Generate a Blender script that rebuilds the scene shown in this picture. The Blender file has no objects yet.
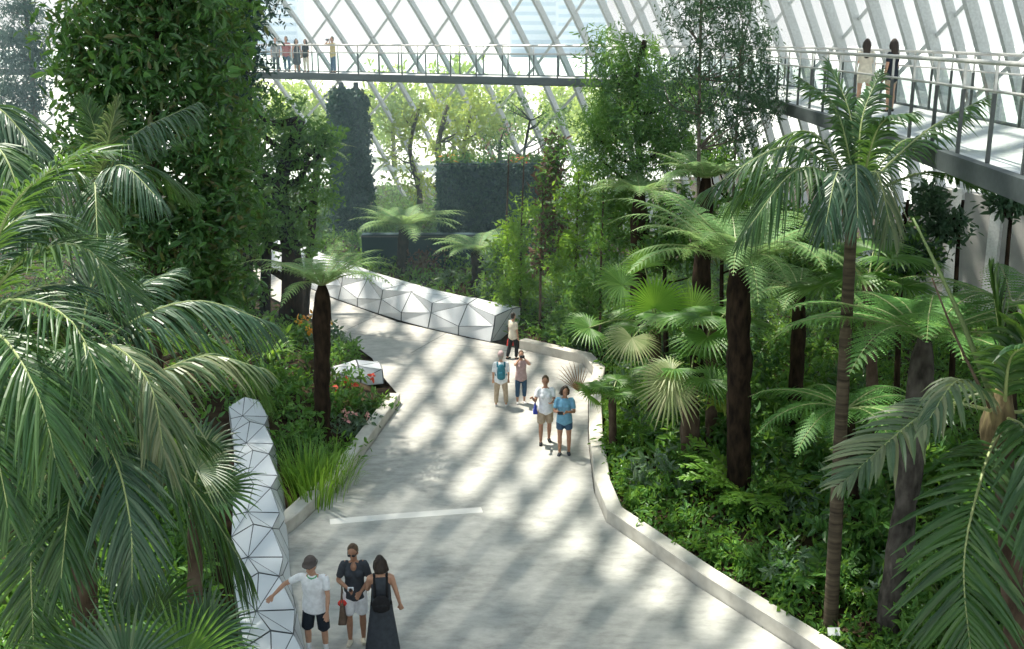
import bpy, math
import numpy as np
from mathutils import Vector

SC = bpy.context.scene
COL = SC.collection
R = np.random.default_rng(7)
PI = math.pi
F = 1100.0
HC = 9.8
PITCH = math.radians(14.58)
FW = np.array([0, math.cos(PITCH), -math.sin(PITCH)])
UP = np.array([0, math.sin(PITCH), math.cos(PITCH)])
RT = np.array([1.0, 0, 0])
CAM = np.array([0, 0, HC])
Z = np.array([0, 0, 1.0])


def ray(px, py):
    return FW + RT * (px - 512) / F + UP * (324.5 - py) / F


def G(px, py, z=0.0):
    d = ray(px, py)
    return CAM + d * ((z - HC) / d[2])


def P(px, py, Y):
    d = ray(px, py)
    return CAM + d * (Y / d[1])


def nrm(a):
    a = np.asarray(a, float)
    return a / np.maximum(np.linalg.norm(a, axis=-1, keepdims=True), 1e-9)


# ------------------------------------------------------------------ mesh builder
class MB:
    def __init__(s):
        s.v, s.f, s.n = [], [], 0

    def add(s, V, Fc, m=0):
        V = np.asarray(V, float).reshape(-1, 3)
        Fc = np.asarray(Fc, int)
        if len(Fc):
            s.f.append((Fc + s.n, m))
        s.v.append(V)
        s.n += len(V)

    def mesh(s, name, mats, smooth=False):
        me = bpy.data.meshes.new(name)
        V = np.concatenate(s.v) if s.v else np.zeros((0, 3))
        loops = np.concatenate([f.ravel() for f, _ in s.f])
        tot = np.concatenate([np.full(len(f), f.shape[1]) for f, _ in s.f])
        mi = np.concatenate([np.full(len(f), m) for f, m in s.f])
        start = np.concatenate([[0], np.cumsum(tot)[:-1]])
        me.vertices.add(len(V))
        me.vertices.foreach_set('co', V.astype(np.float32).ravel())
        me.loops.add(len(loops))
        me.loops.foreach_set('vertex_index', loops.astype(np.int32))
        me.polygons.add(len(tot))
        me.polygons.foreach_set('loop_start', start.astype(np.int32))
        me.polygons.foreach_set('material_index', mi.astype(np.int32))
        me.polygons.foreach_set('use_smooth', np.full(len(tot), bool(smooth)))
        for m in (mats if isinstance(mats, (list, tuple)) else [mats]):
            me.materials.append(m)
        me.update(calc_edges=True)
        me.validate()
        return me

    def build(s, name, mats, parent=None, smooth=False):
        org = None
        if parent is None and s.v:
            allv = np.concatenate(s.v)
            org = np.array([allv[:, 0].mean(), allv[:, 1].mean(), allv[:, 2].min()])
            s.v = [allv - org]
        elif parent is not None and s.v:
            s.v = [np.concatenate(s.v) - wloc(parent)]
        o = bpy.data.objects.new(name, s.mesh(name, mats, smooth))
        COL.objects.link(o)
        if org is not None:
            o.location = org
        if parent is not None:
            o.parent = parent
        return o


def wloc(o):
    l = np.zeros(3)
    while o is not None:
        l = l + np.array(o.location)
        o = o.parent
    return l


def empty(name, loc, label=None, cat=None, group=None, kind=None):
    o = bpy.data.objects.new(name, None)
    COL.objects.link(o)
    o.location = [float(x) for x in loc]
    o.empty_display_size = 0.2
    return tag(o, label, cat, group, kind)


def tag(o, label=None, cat=None, group=None, kind=None):
    if label: o['label'] = label
    if cat: o['category'] = cat
    if group: o['group'] = group
    if kind: o['kind'] = kind
    return o


def copy_tree(o, parent=None):
    c = o.copy()
    COL.objects.link(c)
    c.parent = parent
    for ch in [k for k in SC.objects if k.parent == o]:
        copy_tree(ch, c)
    return c


def grid_faces(nr, nc, close=False):
    i = np.arange(nr - 1)[:, None]
    j = np.arange(nc if close else nc - 1)[None, :]
    j2 = (j + 1) % nc
    return np.stack([i * nc + j, i * nc + j2, (i + 1) * nc + j2, (i + 1) * nc + j], -1).reshape(-1, 4)


def frames(pts, ref=None):
    pts = np.asarray(pts, float)
    T = nrm(np.gradient(pts, axis=0))
    r = np.array([0, 0, 1.0]) if ref is None else np.asarray(ref, float)
    if ref is None and abs(T[:, 2]).mean() > 0.8:
        r = np.array([0, 1.0, 0])
    S = nrm(np.cross(T, r))
    N = np.cross(S, T)
    return T, S, N


def tube(mb, pts, rad, seg=8, m=0, ref=None, rb=None, caps=True, jit=0.0):
    pts = np.asarray(pts, float)
    n = len(pts)
    ra = np.broadcast_to(np.asarray(rad, float), (n,))
    rbv = ra if rb is None else np.broadcast_to(np.asarray(rb, float), (n,))
    T, S, N = frames(pts, ref)
    a = np.linspace(0, 2 * PI, seg, endpoint=False)
    k = 1 + (R.random((n, seg, 1)) - .5) * 2 * jit
    V = pts[:, None] + (S[:, None] * np.cos(a)[None, :, None] * ra[:, None, None] + N[:, None] * np.sin(a)[None, :, None] * rbv[:, None, None]) * k
    mb.add(V, grid_faces(n, seg, True), m)
    if caps:
        b = mb.n
        mb.add(np.stack([pts[0], pts[-1]]), np.zeros((0, 3), int))
        st = b - n * seg
        j = np.arange(seg)
        f0 = np.stack([np.full(seg, b), st + (j + 1) % seg, st + j], -1)
        f1 = np.stack([np.full(seg, b + 1), st + (n - 1) * seg + j, st + (n - 1) * seg + (j + 1) % seg], -1)
        mb.f.append((np.concatenate([f0, f1]), m))


BOXF = np.array([[0, 1, 3, 2], [4, 6, 7, 5], [0, 4, 5, 1], [2, 3, 7, 6], [0, 2, 6, 4], [1, 5, 7, 3]])


def box(mb, c, x, y, z, m=0):
    """box with centre c and half axis vectors x, y, z"""
    c = np.asarray(c, float)
    V = [c + i * np.asarray(x) + j * np.asarray(y) + k * np.asarray(z) for i in (-1, 1) for j in (-1, 1) for k in (-1, 1)]
    mb.add(V, BOXF, m)


def bar(mb, a, b, w, h, m=0, up=(0, 0, 1)):
    a, b = np.asarray(a, float), np.asarray(b, float)
    t = nrm(b - a)
    u = np.asarray(up, float)
    s = np.cross(t, u)
    if np.linalg.norm(s) < 1e-3:
        s = np.cross(t, [0, 1.0, 0])
    s = nrm(s)
    u = np.cross(s, t)
    box(mb, (a + b) / 2, (b - a) / 2, s * w / 2, u * h / 2, m)


def spline(pts, n):
    p = np.asarray(pts, float)
    if len(p) == 2:
        t = np.linspace(0, 1, n)[:, None]
        return p[0] * (1 - t) + p[1] * t
    p = np.concatenate([[2 * p[0] - p[1]], p, [2 * p[-1] - p[-2]]])
    k = len(p) - 3
    u = np.linspace(0, k, 200)
    i = np.minimum(u.astype(int), k - 1)
    f = (u - i)[:, None]
    a, b, c, d = p[i], p[i + 1], p[i + 2], p[i + 3]
    q = .5 * ((2 * b) + (c - a) * f + (2 * a - 5 * b + 4 * c - d) * f ** 2 + (3 * b - a - 3 * c + d) * f ** 3)
    L = np.concatenate([[0], np.cumsum(np.linalg.norm(np.diff(q, axis=0), axis=1))])
    s = np.linspace(0, L[-1], n)
    return np.stack([np.interp(s, L, q[:, j]) for j in range(3)], -1)


def ribbons(mb, C, W, m=0, fold=None):
    """C (N,K,3) centre lines, W (N,K,3) half-width vectors, fold (N,K,3) optional offset of the centre line"""
    N, K, _ = C.shape
    if fold is None:
        V = np.stack([C - W, C + W], 2)
        c = 2
    else:
        V = np.stack([C - W, C + fold, C + W], 2)
        c = 3
    base = grid_faces(K, c)
    Fc = (base[None] + (np.arange(N) * K * c)[:, None, None]).reshape(-1, 4)
    mb.add(V.reshape(-1, 3), Fc, m)


# ------------------------------------------------------------------ materials
def newmat(name):
    m = bpy.data.materials.new(name)
    m.use_nodes = True
    nt = m.node_tree
    nt.nodes.clear()
    out = nt.nodes.new('ShaderNodeOutputMaterial')
    return m, nt, out


def ramp(nt, cols, fac):
    r = nt.nodes.new('ShaderNodeValToRGB')
    els = r.color_ramp.elements
    while len(els) < len(cols):
        els.new(0.5)
    for i, c in enumerate(cols):
        els[i].position = i / max(1, len(cols) - 1)
        els[i].color = (*c, 1)
    nt.links.new(fac, r.inputs['Fac'])
    return r.outputs['Color']


def leafmat(name, cols, tr=(0.25, 0.42, 0.05), rough=.45, tmix=.35, spec=.35):
    m, nt, out = newmat(name)
    g = nt.nodes.new('ShaderNodeNewGeometry')
    c = ramp(nt, cols, g.outputs['Random Per Island'])
    b = nt.nodes.new('ShaderNodeBsdfPrincipled')
    b.inputs['Roughness'].default_value = rough
    b.inputs['Specular IOR Level'].default_value = spec
    nt.links.new(c, b.inputs['Base Color'])
    t = nt.nodes.new('ShaderNodeBsdfTranslucent')
    mixc = nt.nodes.new('ShaderNodeMix')
    mixc.data_type = 'RGBA'
    mixc.inputs[0].default_value = .6
    nt.links.new(c, mixc.inputs[6])
    mixc.inputs[7].default_value = (*tr, 1)
    nt.links.new(mixc.outputs[2], t.inputs['Color'])
    mx = nt.nodes.new('ShaderNodeMixShader')
    mx.inputs[0].default_value = tmix
    nt.links.new(b.outputs[0], mx.inputs[1])
    nt.links.new(t.outputs[0], mx.inputs[2])
    nt.links.new(mx.outputs[0], out.inputs[0])
    return m


def noisemat(name, cols, scale=4, rough=.8, detail=5, bump=0.0, spec=.3, stretch=(1, 1, 1), metal=0.0, dist=0.0):
    m, nt, out = newmat(name)
    tc = nt.nodes.new('ShaderNodeTexCoord')
    mp = nt.nodes.new('ShaderNodeMapping')
    mp.inputs['Scale'].default_value = stretch
    nt.links.new(tc.outputs['Object'], mp.inputs[0])
    n = nt.nodes.new('ShaderNodeTexNoise')
    n.inputs['Scale'].default_value = scale
    n.inputs['Detail'].default_value = detail
    n.inputs['Distortion'].default_value = dist
    nt.links.new(mp.outputs[0], n.inputs['Vector'])
    mr = nt.nodes.new('ShaderNodeMapRange')
    mr.inputs[1].default_value = .3
    mr.inputs[2].default_value = .7
    nt.links.new(n.outputs[0], mr.inputs[0])
    c = ramp(nt, cols, mr.outputs[0])
    b = nt.nodes.new('ShaderNodeBsdfPrincipled')
    b.inputs['Roughness'].default_value = rough
    b.inputs['Specular IOR Level'].default_value = spec
    b.inputs['Metallic'].default_value = metal
    nt.links.new(c, b.inputs['Base Color'])
    if bump:
        bp = nt.nodes.new('ShaderNodeBump')
        bp.inputs['Strength'].default_value = bump
        bp.inputs['Distance'].default_value = .05
        nt.links.new(n.outputs[0], bp.inputs['Height'])
        nt.links.new(bp.outputs[0], b.inputs['Normal'])
    nt.links.new(b.outputs[0], out.inputs[0])
    return m


def plain(name, col, rough=.6, metal=0.0, spec=.4):
    v = tuple(min(1, x * 1.12 + .004) for x in col)
    d = tuple(x * .88 for x in col)
    return noisemat(name, [d, v], scale=14, rough=rough, detail=3, spec=spec, metal=metal)


def glassmat(name, tint=(.95, .98, .98), fac=.2, rough=.02):
    m, nt, out = newmat(name)
    t = nt.nodes.new('ShaderNodeBsdfTransparent')
    t.inputs[0].default_value = (*tint, 1)
    g = nt.nodes.new('ShaderNodeBsdfGlossy')
    g.inputs['Roughness'].default_value = rough
    lw = nt.nodes.new('ShaderNodeFresnel')
    lw.inputs[0].default_value = 1.25
    mx = nt.nodes.new('ShaderNodeMixShader')
    cl = nt.nodes.new('ShaderNodeMath'); cl.operation = 'MULTIPLY'; cl.use_clamp = True
    cl.inputs[1].default_value = fac
    nt.links.new(lw.outputs[0], cl.inputs[0])
    nt.links.new(cl.outputs[0], mx.inputs[0])
    nt.links.new(t.outputs[0], mx.inputs[1])
    nt.links.new(g.outputs[0], mx.inputs[2])
    nt.links.new(mx.outputs[0], out.inputs[0])
    return m


M = {}
M['palm'] = leafmat('palm_green', [(.012, .045, .015), (.022, .075, .022), (.04, .105, .03), (.07, .13, .04)], (.22, .4, .05), .42, .33, .5)
M['palm_blue'] = leafmat('palm_blue_green', [(.014, .045, .022), (.025, .07, .036), (.04, .095, .052), (.09, .14, .08)], (.16, .3, .08), .4, .25, .5)
M['palm_pale'] = leafmat('palm_pale', [(.035, .085, .04), (.07, .12, .055), (.13, .17, .085), (.2, .22, .12)], (.26, .36, .1), .42, .3, .5)
M['fern'] = leafmat('fern_green', [(.06, .18, .045), (.10, .26, .065), (.16, .33, .09)], (.34, .58, .12), .5, .45)
M['fern_pale'] = leafmat('fern_pale', [(.10, .22, .075), (.17, .32, .11), (.27, .4, .17)], (.42, .58, .2), .5, .42)
M['fan'] = leafmat('fan_green', [(.06, .15, .04), (.10, .22, .05), (.16, .28, .08)], (.3, .52, .06), .42, .42)
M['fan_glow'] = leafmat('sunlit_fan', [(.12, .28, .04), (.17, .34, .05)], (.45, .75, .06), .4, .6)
M['fan_pale'] = leafmat('fan_pale', [(.2, .27, .11), (.29, .34, .16), (.38, .39, .22)], (.5, .55, .2), .5, .35)
M['dead'] = leafmat('dead_frond', [(.16, .09, .05), (.26, .16, .09), (.33, .22, .13)], (.3, .18, .08), .7, .25)
M['dark_leaf'] = leafmat('dark_glossy_leaf', [(.022, .075, .026), (.04, .115, .036), (.055, .15, .042), (.075, .18, .05), (.05, .14, .04), (.12, .095, .04)], (.22, .42, .05), .36, .33, .5)
M['deep_leaf'] = leafmat('deep_blue_leaf', [(.01, .042, .032), (.016, .06, .045), (.03, .085, .055)], (.06, .16, .07), .5, .2)
M['mid_leaf'] = leafmat('mid_green_leaf', [(.04, .12, .03), (.06, .17, .04), (.10, .22, .05), (.13, .26, .07)], (.28, .5, .05), .42, .4)
M['bright_leaf'] = leafmat('bright_green_leaf', [(.08, .19, .03), (.13, .28, .04), (.2, .35, .06)], (.4, .62, .05), .42, .45)
M['lime_leaf'] = leafmat('yellow_green_leaf', [(.22, .34, .06), (.3, .42, .08), (.4, .48, .12)], (.62, .75, .12), .5, .5)
M['airy_leaf'] = leafmat('fine_grey_green_leaf', [(.03, .075, .045), (.05, .11, .06), (.08, .14, .08)], (.14, .25, .1), .5, .3)
M['silver_leaf'] = leafmat('silvery_leaf', [(.1, .17, .11), (.15, .22, .15), (.05, .13, .05)], (.2, .34, .1), .4, .3)
M['cover_leaf'] = leafmat('ground_cover_leaf', [(.04, .12, .025), (.07, .19, .035), (.12, .27, .045), (.17, .32, .06)], (.3, .5, .05), .45, .4)
M['red_leaf'] = leafmat('dark_red_leaf', [(.1, .05, .04), (.14, .08, .06), (.08, .09, .05)], (.2, .1, .06), .45, .3)
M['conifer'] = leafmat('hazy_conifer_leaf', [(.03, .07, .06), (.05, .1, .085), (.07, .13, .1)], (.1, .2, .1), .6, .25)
M['red_flower'] = leafmat('red_flower', [(.6, .06, .04), (.75, .14, .08)], (.7, .1, .05), .5, .3)
M['orange_flower'] = leafmat('orange_flower', [(.75, .3, .03), (.8, .45, .05)], (.8, .4, .05), .5, .3)
M['pink_flower'] = leafmat('pink_flower', [(.75, .3, .3), (.8, .5, .45)], (.8, .4, .4), .5, .3)
M['rachis'] = plain('rachis_green', (.25, .3, .12), .5)
M['stem'] = plain('green_stem', (.12, .17, .06), .6)
M['bark_dark'] = noisemat('fern_trunk', [(.008, .006, .005), (.026, .018, .012), (.045, .03, .02)], 9, .95, 6, .9, .1, (1, 1, .35))
M['bark_grey'] = noisemat('grey_bark', [(.07, .062, .052), (.13, .115, .095), (.2, .18, .15)], 5, .9, 6, .7, .15, (1, 1, 2.2))
M['bark_shaggy'] = noisemat('shaggy_bark', [(.022, .02, .018), (.06, .055, .048), (.1, .092, .082)], 7, .95, 6, 1.0, .1, (1, 1, .5))
M['bark_brown'] = noisemat('brown_bark', [(.04, .028, .02), (.085, .06, .042), (.13, .10, .075)], 6, .9, 6, .6, .15, (1, 1, .5))
M['bark_ring'] = noisemat('ringed_bark', [(.03, .025, .016), (.07, .056, .038), (.11, .09, .06)], 3, .85, 3, .5, .2, (.4, .4, 5))
M['crown_fibre'] = noisemat('crown_fibre', [(.05, .04, .02), (.14, .11, .06), (.2, .17, .08)], 12, .9, 4, .6, .15, (1, 1, .3))
M['path'] = None
M['kerb'] = noisemat('kerb_concrete', [(.4, .38, .34), (.5, .48, .43), (.57, .55, .5)], 3, .8, 7, .15)
M['band'] = noisemat('pale_band_concrete', [(.6, .59, .56), (.68, .67, .64)], 3, .75, 6, .1)
M['soil'] = noisemat('bed_soil', [(.02, .014, .009), (.045, .03, .02), (.06, .05, .025)], 3, .95, 8, .5, .1)
M['panel'] = noisemat('white_panel', [(.56, .59, .62), (.62, .65, .68)], 1.5, .45, 3, 0, .4)
M['joint'] = plain('panel_joint', (.09, .1, .11), .7)
M['wallgrey'] = noisemat('grey_wall', [(.3, .3, .3), (.37, .37, .36), (.42, .41, .4)], 1.2, .8, 6, .1)
M['darkwall'] = noisemat('dark_painted_wall', [(.01, .034, .044), (.016, .045, .056)], 1.0, .7, 4, 0)
M['steel'] = plain('white_steel', (.62, .64, .64), .45)
M['rib'] = plain('pale_rib_steel', (.5, .53, .53), .5)
M['lattice'] = plain('pale_lattice_steel', (.68, .71, .72), .5)
M['rail'] = plain('brushed_rail', (.5, .5, .48), .35, .6)
M['post'] = plain('dark_post', (.07, .08, .08), .5, .3)
M['girder'] = plain('dark_girder', (.05, .063, .066), .6)
M['deck'] = noisemat('deck_concrete', [(.5, .5, .5), (.6, .6, .6)], 2, .7, 5)
M['glass'] = glassmat('clear_glazing')
M['railglass'] = glassmat('rail_glass', (.9, .95, .95))
M['lawn'] = noisemat('haze_tinted_ground', [(.5, .56, .53), (.58, .62, .6), (.66, .68, .66)], .05, .9, 6)  # ground outside paled to bluish grey, haze put into its colour
M['skyline'] = plain('haze_tinted_tower', (.62, .7, .78), .7)  # aerial haze of the distance put into the pale bluish tower colour
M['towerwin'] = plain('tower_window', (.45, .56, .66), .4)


JY = 0.0


def pathmat():
    m, nt, out = newmat('path_concrete')
    N = nt.nodes.new
    L = nt.links.new
    tc = N('ShaderNodeTexCoord')
    b = N('ShaderNodeBsdfPrincipled')
    n1 = N('ShaderNodeTexNoise'); n1.inputs['Scale'].default_value = .55; n1.inputs['Detail'].default_value = 8
    n1.inputs['Roughness'].default_value = .65
    mp = N('ShaderNodeMapping'); mp.inputs['Scale'].default_value = (.9, 1.7, 1); mp.inputs['Rotation'].default_value = (0, 0, .12)
    n2 = N('ShaderNodeTexNoise'); n2.inputs['Scale'].default_value = 2.6; n2.inputs['Detail'].default_value = 7
    n2.inputs['Roughness'].default_value = .7
    L(tc.outputs['Object'], n1.inputs['Vector']); L(tc.outputs['Object'], mp.inputs[0]); L(mp.outputs[0], n2.inputs['Vector'])
    ad = N('ShaderNodeMath'); ad.operation = 'ADD'
    L(n1.outputs[0], ad.inputs[0]); L(n2.outputs[0], ad.inputs[1])
    mr = N('ShaderNodeMapRange'); mr.inputs[1].default_value = .72; mr.inputs[2].default_value = 1.28
    L(ad.outputs[0], mr.inputs[0])
    c = ramp(nt, [(.24, .24, .225), (.38, .375, .35), (.5, .49, .46)], mr.outputs[0])
    # saw-cut joints, a rotated grid of broad slabs
    rot = N('ShaderNodeMapping'); rot.inputs['Rotation'].default_value = (0, 0, .38)
    L(tc.outputs['Object'], rot.inputs[0])
    br = N('ShaderNodeTexBrick')
    br.offset = 0
    br.inputs['Scale'].default_value = 1.0
    br.inputs['Brick Width'].default_value = 3.4
    br.inputs['Row Height'].default_value = 2.2
    br.inputs['Mortar Size'].default_value = .035
    br.inputs['Color1'].default_value = (1, 1, 1, 1); br.inputs['Color2'].default_value = (1, 1, 1, 1)
    br.inputs['Mortar'].default_value = (.6, .6, .6, 1)
    L(rot.outputs[0], br.inputs['Vector'])
    mu = N('ShaderNodeMix'); mu.data_type = 'RGBA'; mu.blend_type = 'MULTIPLY'; mu.inputs[0].default_value = 1
    sx = N('ShaderNodeSeparateXYZ'); L(tc.outputs['Object'], sx.inputs[0])
    gt = N('ShaderNodeMapRange'); gt.inputs[1].default_value = JY; gt.inputs[2].default_value = JY + .01
    L(sx.outputs[1], gt.inputs[0]); L(gt.outputs[0], mu.inputs[0])
    L(c, mu.inputs[6]); L(br.outputs[0], mu.inputs[7])
    L(mu.outputs[2], b.inputs['Base Color'])
    b.inputs['Roughness'].default_value = .62
    b.inputs['Specular IOR Level'].default_value = .35
    bp = N('ShaderNodeBump'); bp.inputs['Strength'].default_value = .12; bp.inputs['Distance'].default_value = .03
    L(n2.outputs[0], bp.inputs['Height']); L(bp.outputs[0], b.inputs['Normal'])
    L(b.outputs[0], out.inputs[0])
    return m



# ------------------------------------------------------------------ ground
LEFT_BED = [(284, 537), (300, 525), (345, 482), (378, 436), (401, 403)]
RIGHT_KERB = [(519, 349), (583, 364), (593, 376), (588, 398), (588, 440), (594, 492), (606, 522), (650, 553), (700, 588), (750, 620), (800, 652), (905, 722), (985, 775)]
PATH_PX = [(350, 800), (318, 700), (303, 642), (292, 590)] + LEFT_BED + [(396, 392), (384, 378), (372, 358), (350, 342), (325, 327), (300, 312), (262, 293), (215, 272),
           (240, 256), (290, 280), (334, 299), (398, 322), (468, 338), (503, 345)] + RIGHT_KERB + [(1000, 830)]
PATH = np.array([G(*p)[:2] for p in PATH_PX])


def in_poly(x, y, poly):
    ins = np.zeros(np.shape(x), bool)
    j = len(poly) - 1
    for i in range(len(poly)):
        xi, yi = poly[i]; xj, yj = poly[j]
        c = ((yi > y) != (yj > y)) & (x < (xj - xi) * (y - yi) / (yj - yi + 1e-12) + xi)
        ins ^= c
        j = i
    return ins


def dist_poly(x, y, poly):
    d = np.full(np.shape(x), 1e9)
    for i in range(len(poly)):
        a = poly[i]; b = poly[(i + 1) % len(poly)]
        ab = b - a
        t = np.clip(((x - a[0]) * ab[0] + (y - a[1]) * ab[1]) / (ab @ ab), 0, 1)
        d = np.minimum(d, np.hypot(x - a[0] - t * ab[0], y - a[1] - t * ab[1]))
    return d


def hgt(x, y):
    x = np.asarray(x, float); y = np.asarray(y, float)
    ins = in_poly(x, y, PATH)
    d = dist_poly(x, y, PATH)
    up = -.1 + .22 * np.clip((d - .4) / .5, 0, 1) + .12 * np.clip(d - .6, 0, 3) + np.clip(x - 7, 0, 8) * .12 * np.clip(d - .4, 0, 1)
    return np.where(ins, -.14, np.minimum(up, 2.2))


def structure(o):
    o['kind'] = 'structure'
    return o


mb = MB()
xs = np.arange(-40, 21.1, .4); ys = np.arange(3, 72.1, .4)
X, Y = np.meshgrid(xs, ys)
mb.add(np.stack([X, Y, hgt(X, Y)], -1), grid_faces(len(ys), len(xs)))
structure(mb.build('ground', M['soil'], None, True))

JY = 34.0 - PATH[:, 1].mean()
M['path'] = pathmat()
mb = MB()
import mathutils.geometry as mg
tri = mg.tessellate_polygon([[Vector((p[0], p[1], 0)) for p in PATH]])
mb.add(np.c_[PATH, np.zeros(len(PATH))], np.array([t[::-1] for t in tri]))
fl = structure(mb.build('floor', M['path']))
if fl.data.polygons[0].normal.z < 0:
    fl.data.flip_normals()


def sweep(mb, pts, off0, off1, z0, z1, m=0, bev=.02):
    """rectangular profile swept along a ground polyline, between side offsets off0..off1 (to the right of travel)"""
    p = np.asarray(pts, float)
    t = nrm(np.gradient(p[:, :2], axis=0))
    r = np.c_[t[:, 1], -t[:, 0]]
    prof = [(off0, z0), (off0, z1 - bev), (off0 + bev, z1), (off1 - bev, z1), (off1, z1 - bev), (off1, z0)]
    V = np.stack([np.c_[p[:, :2] + r * o, np.full(len(p), z)] for o, z in prof], 1)
    mb.add(V, grid_faces(len(p), len(prof)), m)
    n = len(prof)
    mb.f.append((np.array([list(range(n))]) + mb.n - len(p) * n, m))
    mb.f.append((np.array([list(range(n))[::-1]]) + mb.n - n, m))


def px_line(pxs, z=0.0, n=None):
    p = np.array([G(a, b, z) for a, b in pxs])
    return p


mb = MB(); sweep(mb, px_line(RIGHT_KERB), -.36, -.02, -.1, .3); structure(mb.build('trim_1', M['kerb']))
mb = MB(); sweep(mb, px_line(LEFT_BED), -.36, -.02, -.1, .28); structure(mb.build('trim_2', M['kerb']))
mb = MB(); sweep(mb, px_line([(330, 522), (400, 516), (482, 510)]), -.14, .14, -.05, .006, bev=.001); structure(mb.build('trim_3', M['band']))

# ------------------------------------------------------------------ faceted white planters
def faceted(name, front, zt, setback, topw, label, side, step=1.0, low=.3):
    """front: ground polyline of the foot; side +1: body lies to the left of travel"""
    p = spline(front, max(3, int(round(np.linalg.norm(np.diff(np.asarray(front), axis=0), axis=1).sum() / step)) + 1))
    n = len(p)
    t = nrm(np.gradient(p, axis=0))
    s = np.c_[-t[:, 1], t[:, 0], np.zeros(n)] * side
    alt = (np.arange(n) % 2)
    B = p.copy(); B[:, 2] = 0.0
    Mi = p + s * np.where(alt, .02, .16)[:, None]; Mi[:, 2] = np.where(alt, low, low + .22)
    T = p + s * np.where(alt, setback, setback * .45)[:, None]; T[:, 2] = zt - np.where(alt, .0, .14)
    U = p + s * (setback + topw * np.where(alt, .45, .62))[:, None]; U[:, 2] = zt + np.where(alt, .12, -.06)
    K = p + s * (setback + topw); K[:, 2] = zt - .1
    D = K.copy(); D[:, 2] = -.1
    root = empty(name, p.mean(0) * [1, 1, 0], label, 'planter wall')
    body = MB()
    rows = np.stack([B, Mi, T, U, K, D], 1)
    cen = np.stack([p + s * (setback + topw) * .5 + Z * zt * .4] * 6, 1)
    inner = rows + nrm(cen - rows) * .02
    inner[:, 0, 2] = rows[:, 0, 2]; inner[:, 5, 2] = rows[:, 5, 2]
    gf = grid_faces(n, 6)
    ft = []
    for i in range(n - 1):
        for r_ in range(5):
            q = gf[i * 5 + r_]      # (i,r) (i,r+1) (i+1,r+1) (i+1,r)
            if r_ in (1, 2, 3):
                if (alt[i] == 0) ^ (r_ == 2):
                    ft += [[q[0], q[2], q[3]], [q[0], q[1], q[2]]]
                else:
                    ft += [[q[0], q[1], q[3]], [q[1], q[2], q[3]]]
            else:
                ft += [[q[0], q[1], q[2]], [q[0], q[2], q[3]]]
    body.add(inner, np.array(ft))
    for k, rv in ((0, 0), (n - 1, 1)):
        f = [k * 6 + i for i in range(6)]
        body.f.append((np.array([f[::-1] if rv else f]) + body.n - n * 6, 0))
    body.build('core', M['joint'], root)
    pan = MB()

    def pane(pts):
        pts = np.array(pts)
        c = pts.mean(0)
        q = pts + nrm(c - pts) * .03
        pan.add(q, [list(range(len(pts)))])
    for i in range(n - 1):
        pane([B[i], B[i + 1], Mi[i + 1], Mi[i]])
        for a, b in ((Mi, T), (T, U), (U, K)):
            if (alt[i] == 0) ^ (a is T):
                pane([a[i], a[i + 1], b[i + 1]]); pane([a[i], b[i + 1], b[i]])
            else:
                pane([a[i], a[i + 1], b[i]]); pane([a[i + 1], b[i + 1], b[i]])
        pane([K[i], K[i + 1], D[i + 1], D[i]])
    for k in (0, n - 1):
        e = rows[k] + (t[k] * (-.012 if k == 0 else .012))
        pane([e[0], e[1], e[2], e[3]]); pane([e[0], e[3], e[4], e[5]])
    pan.build('panels', M['panel'], root)
    return root


wp = px_line([(255, 263), (290, 279), (334, 298), (398, 320), (445, 332), (491, 342)])
faceted('planter_wall', wp, 1.0, .5, 1.1, 'white faceted planter wall with zigzag triangular panels across the far path', 1, 1.45)
lw = px_line([(326, 720), (316, 690), (303, 642), (292, 590), (288, 540), (285, 500), (279, 462), (272, 434)])
faceted('planter_wall', lw, .95, .28, .75, 'pale faceted wall of triangular panels under the hand of the man in the hat', 1, .95, .25)
lw2 = px_line([(384, 384), (362, 386), (338, 389)])
faceted('planter_wall', lw2, .55, .25, .6, 'short grey faceted block at the upper end of the flower bed', -1, .8, .2)

# ------------------------------------------------------------------ glass dome
DC = np.array([-25.0, 5.0]); DAX, DAY, DH = 45.0, 66.0, 36.0
_th = np.linspace(-.8, 4.2, 4000)
_arc = np.concatenate([[0], np.cumsum(np.hypot(np.diff(DAX * np.cos(_th)), np.diff(DAY * np.sin(_th))))])


def dome(theta, z):
    k = np.sqrt(np.maximum(1 - (np.asarray(z) / DH) ** 2, 1e-4)) ** 1.0
    return np.stack([DC[0] + DAX * k * np.cos(theta), DC[1] + DAY * k * np.sin(theta), np.asarray(z, float) + 0 * theta], -1)


roof = structure(empty('roof', (0, 0, 0)))
ZR = DH * np.sin(np.linspace(.0, 1.36, 40))


def dome_rib(theta0, twist, depth, width, mat, name, top=14.0, d_top=None, w_top=None, zmax=99, zmin=-1):  # overhead thickness and cut-off, out of view, are shaped for sun and shade
    ZR = globals()['ZR']
    ZR = ZR[(ZR < zmax) & (ZR > zmin)]
    u_ = np.clip((ZR - 12) / 8, 0, 1)
    depth = (depth + ((d_top or depth) - depth) * u_)[:, None]
    width = (width + ((w_top or width) - width) * u_)[:, None]
    th = theta0 + twist * np.arcsin(np.minimum(ZR, top) / DH)
    c = dome(th, ZR)
    e = 1e-3
    dz = nrm(dome(th, np.minimum(ZR + .05, DH)) - c)
    da = nrm(dome(th + e, ZR) - c)
    n = nrm(np.cross(da, dz))
    inw = nrm(np.r_[DC, 5.0] - c)
    n = n * np.sign((n * inw).sum(1, keepdims=True))
    T = nrm(np.gradient(c, axis=0))
    w = nrm(np.cross(T, n)) * width / 2
    V = np.stack([c + w, c - w, c - w + n * depth, c + w + n * depth], 1)
    m_ = MB()
    m_.add(V, grid_faces(len(c), 4, True))
    return m_.build(name, mat, roof)


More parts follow.
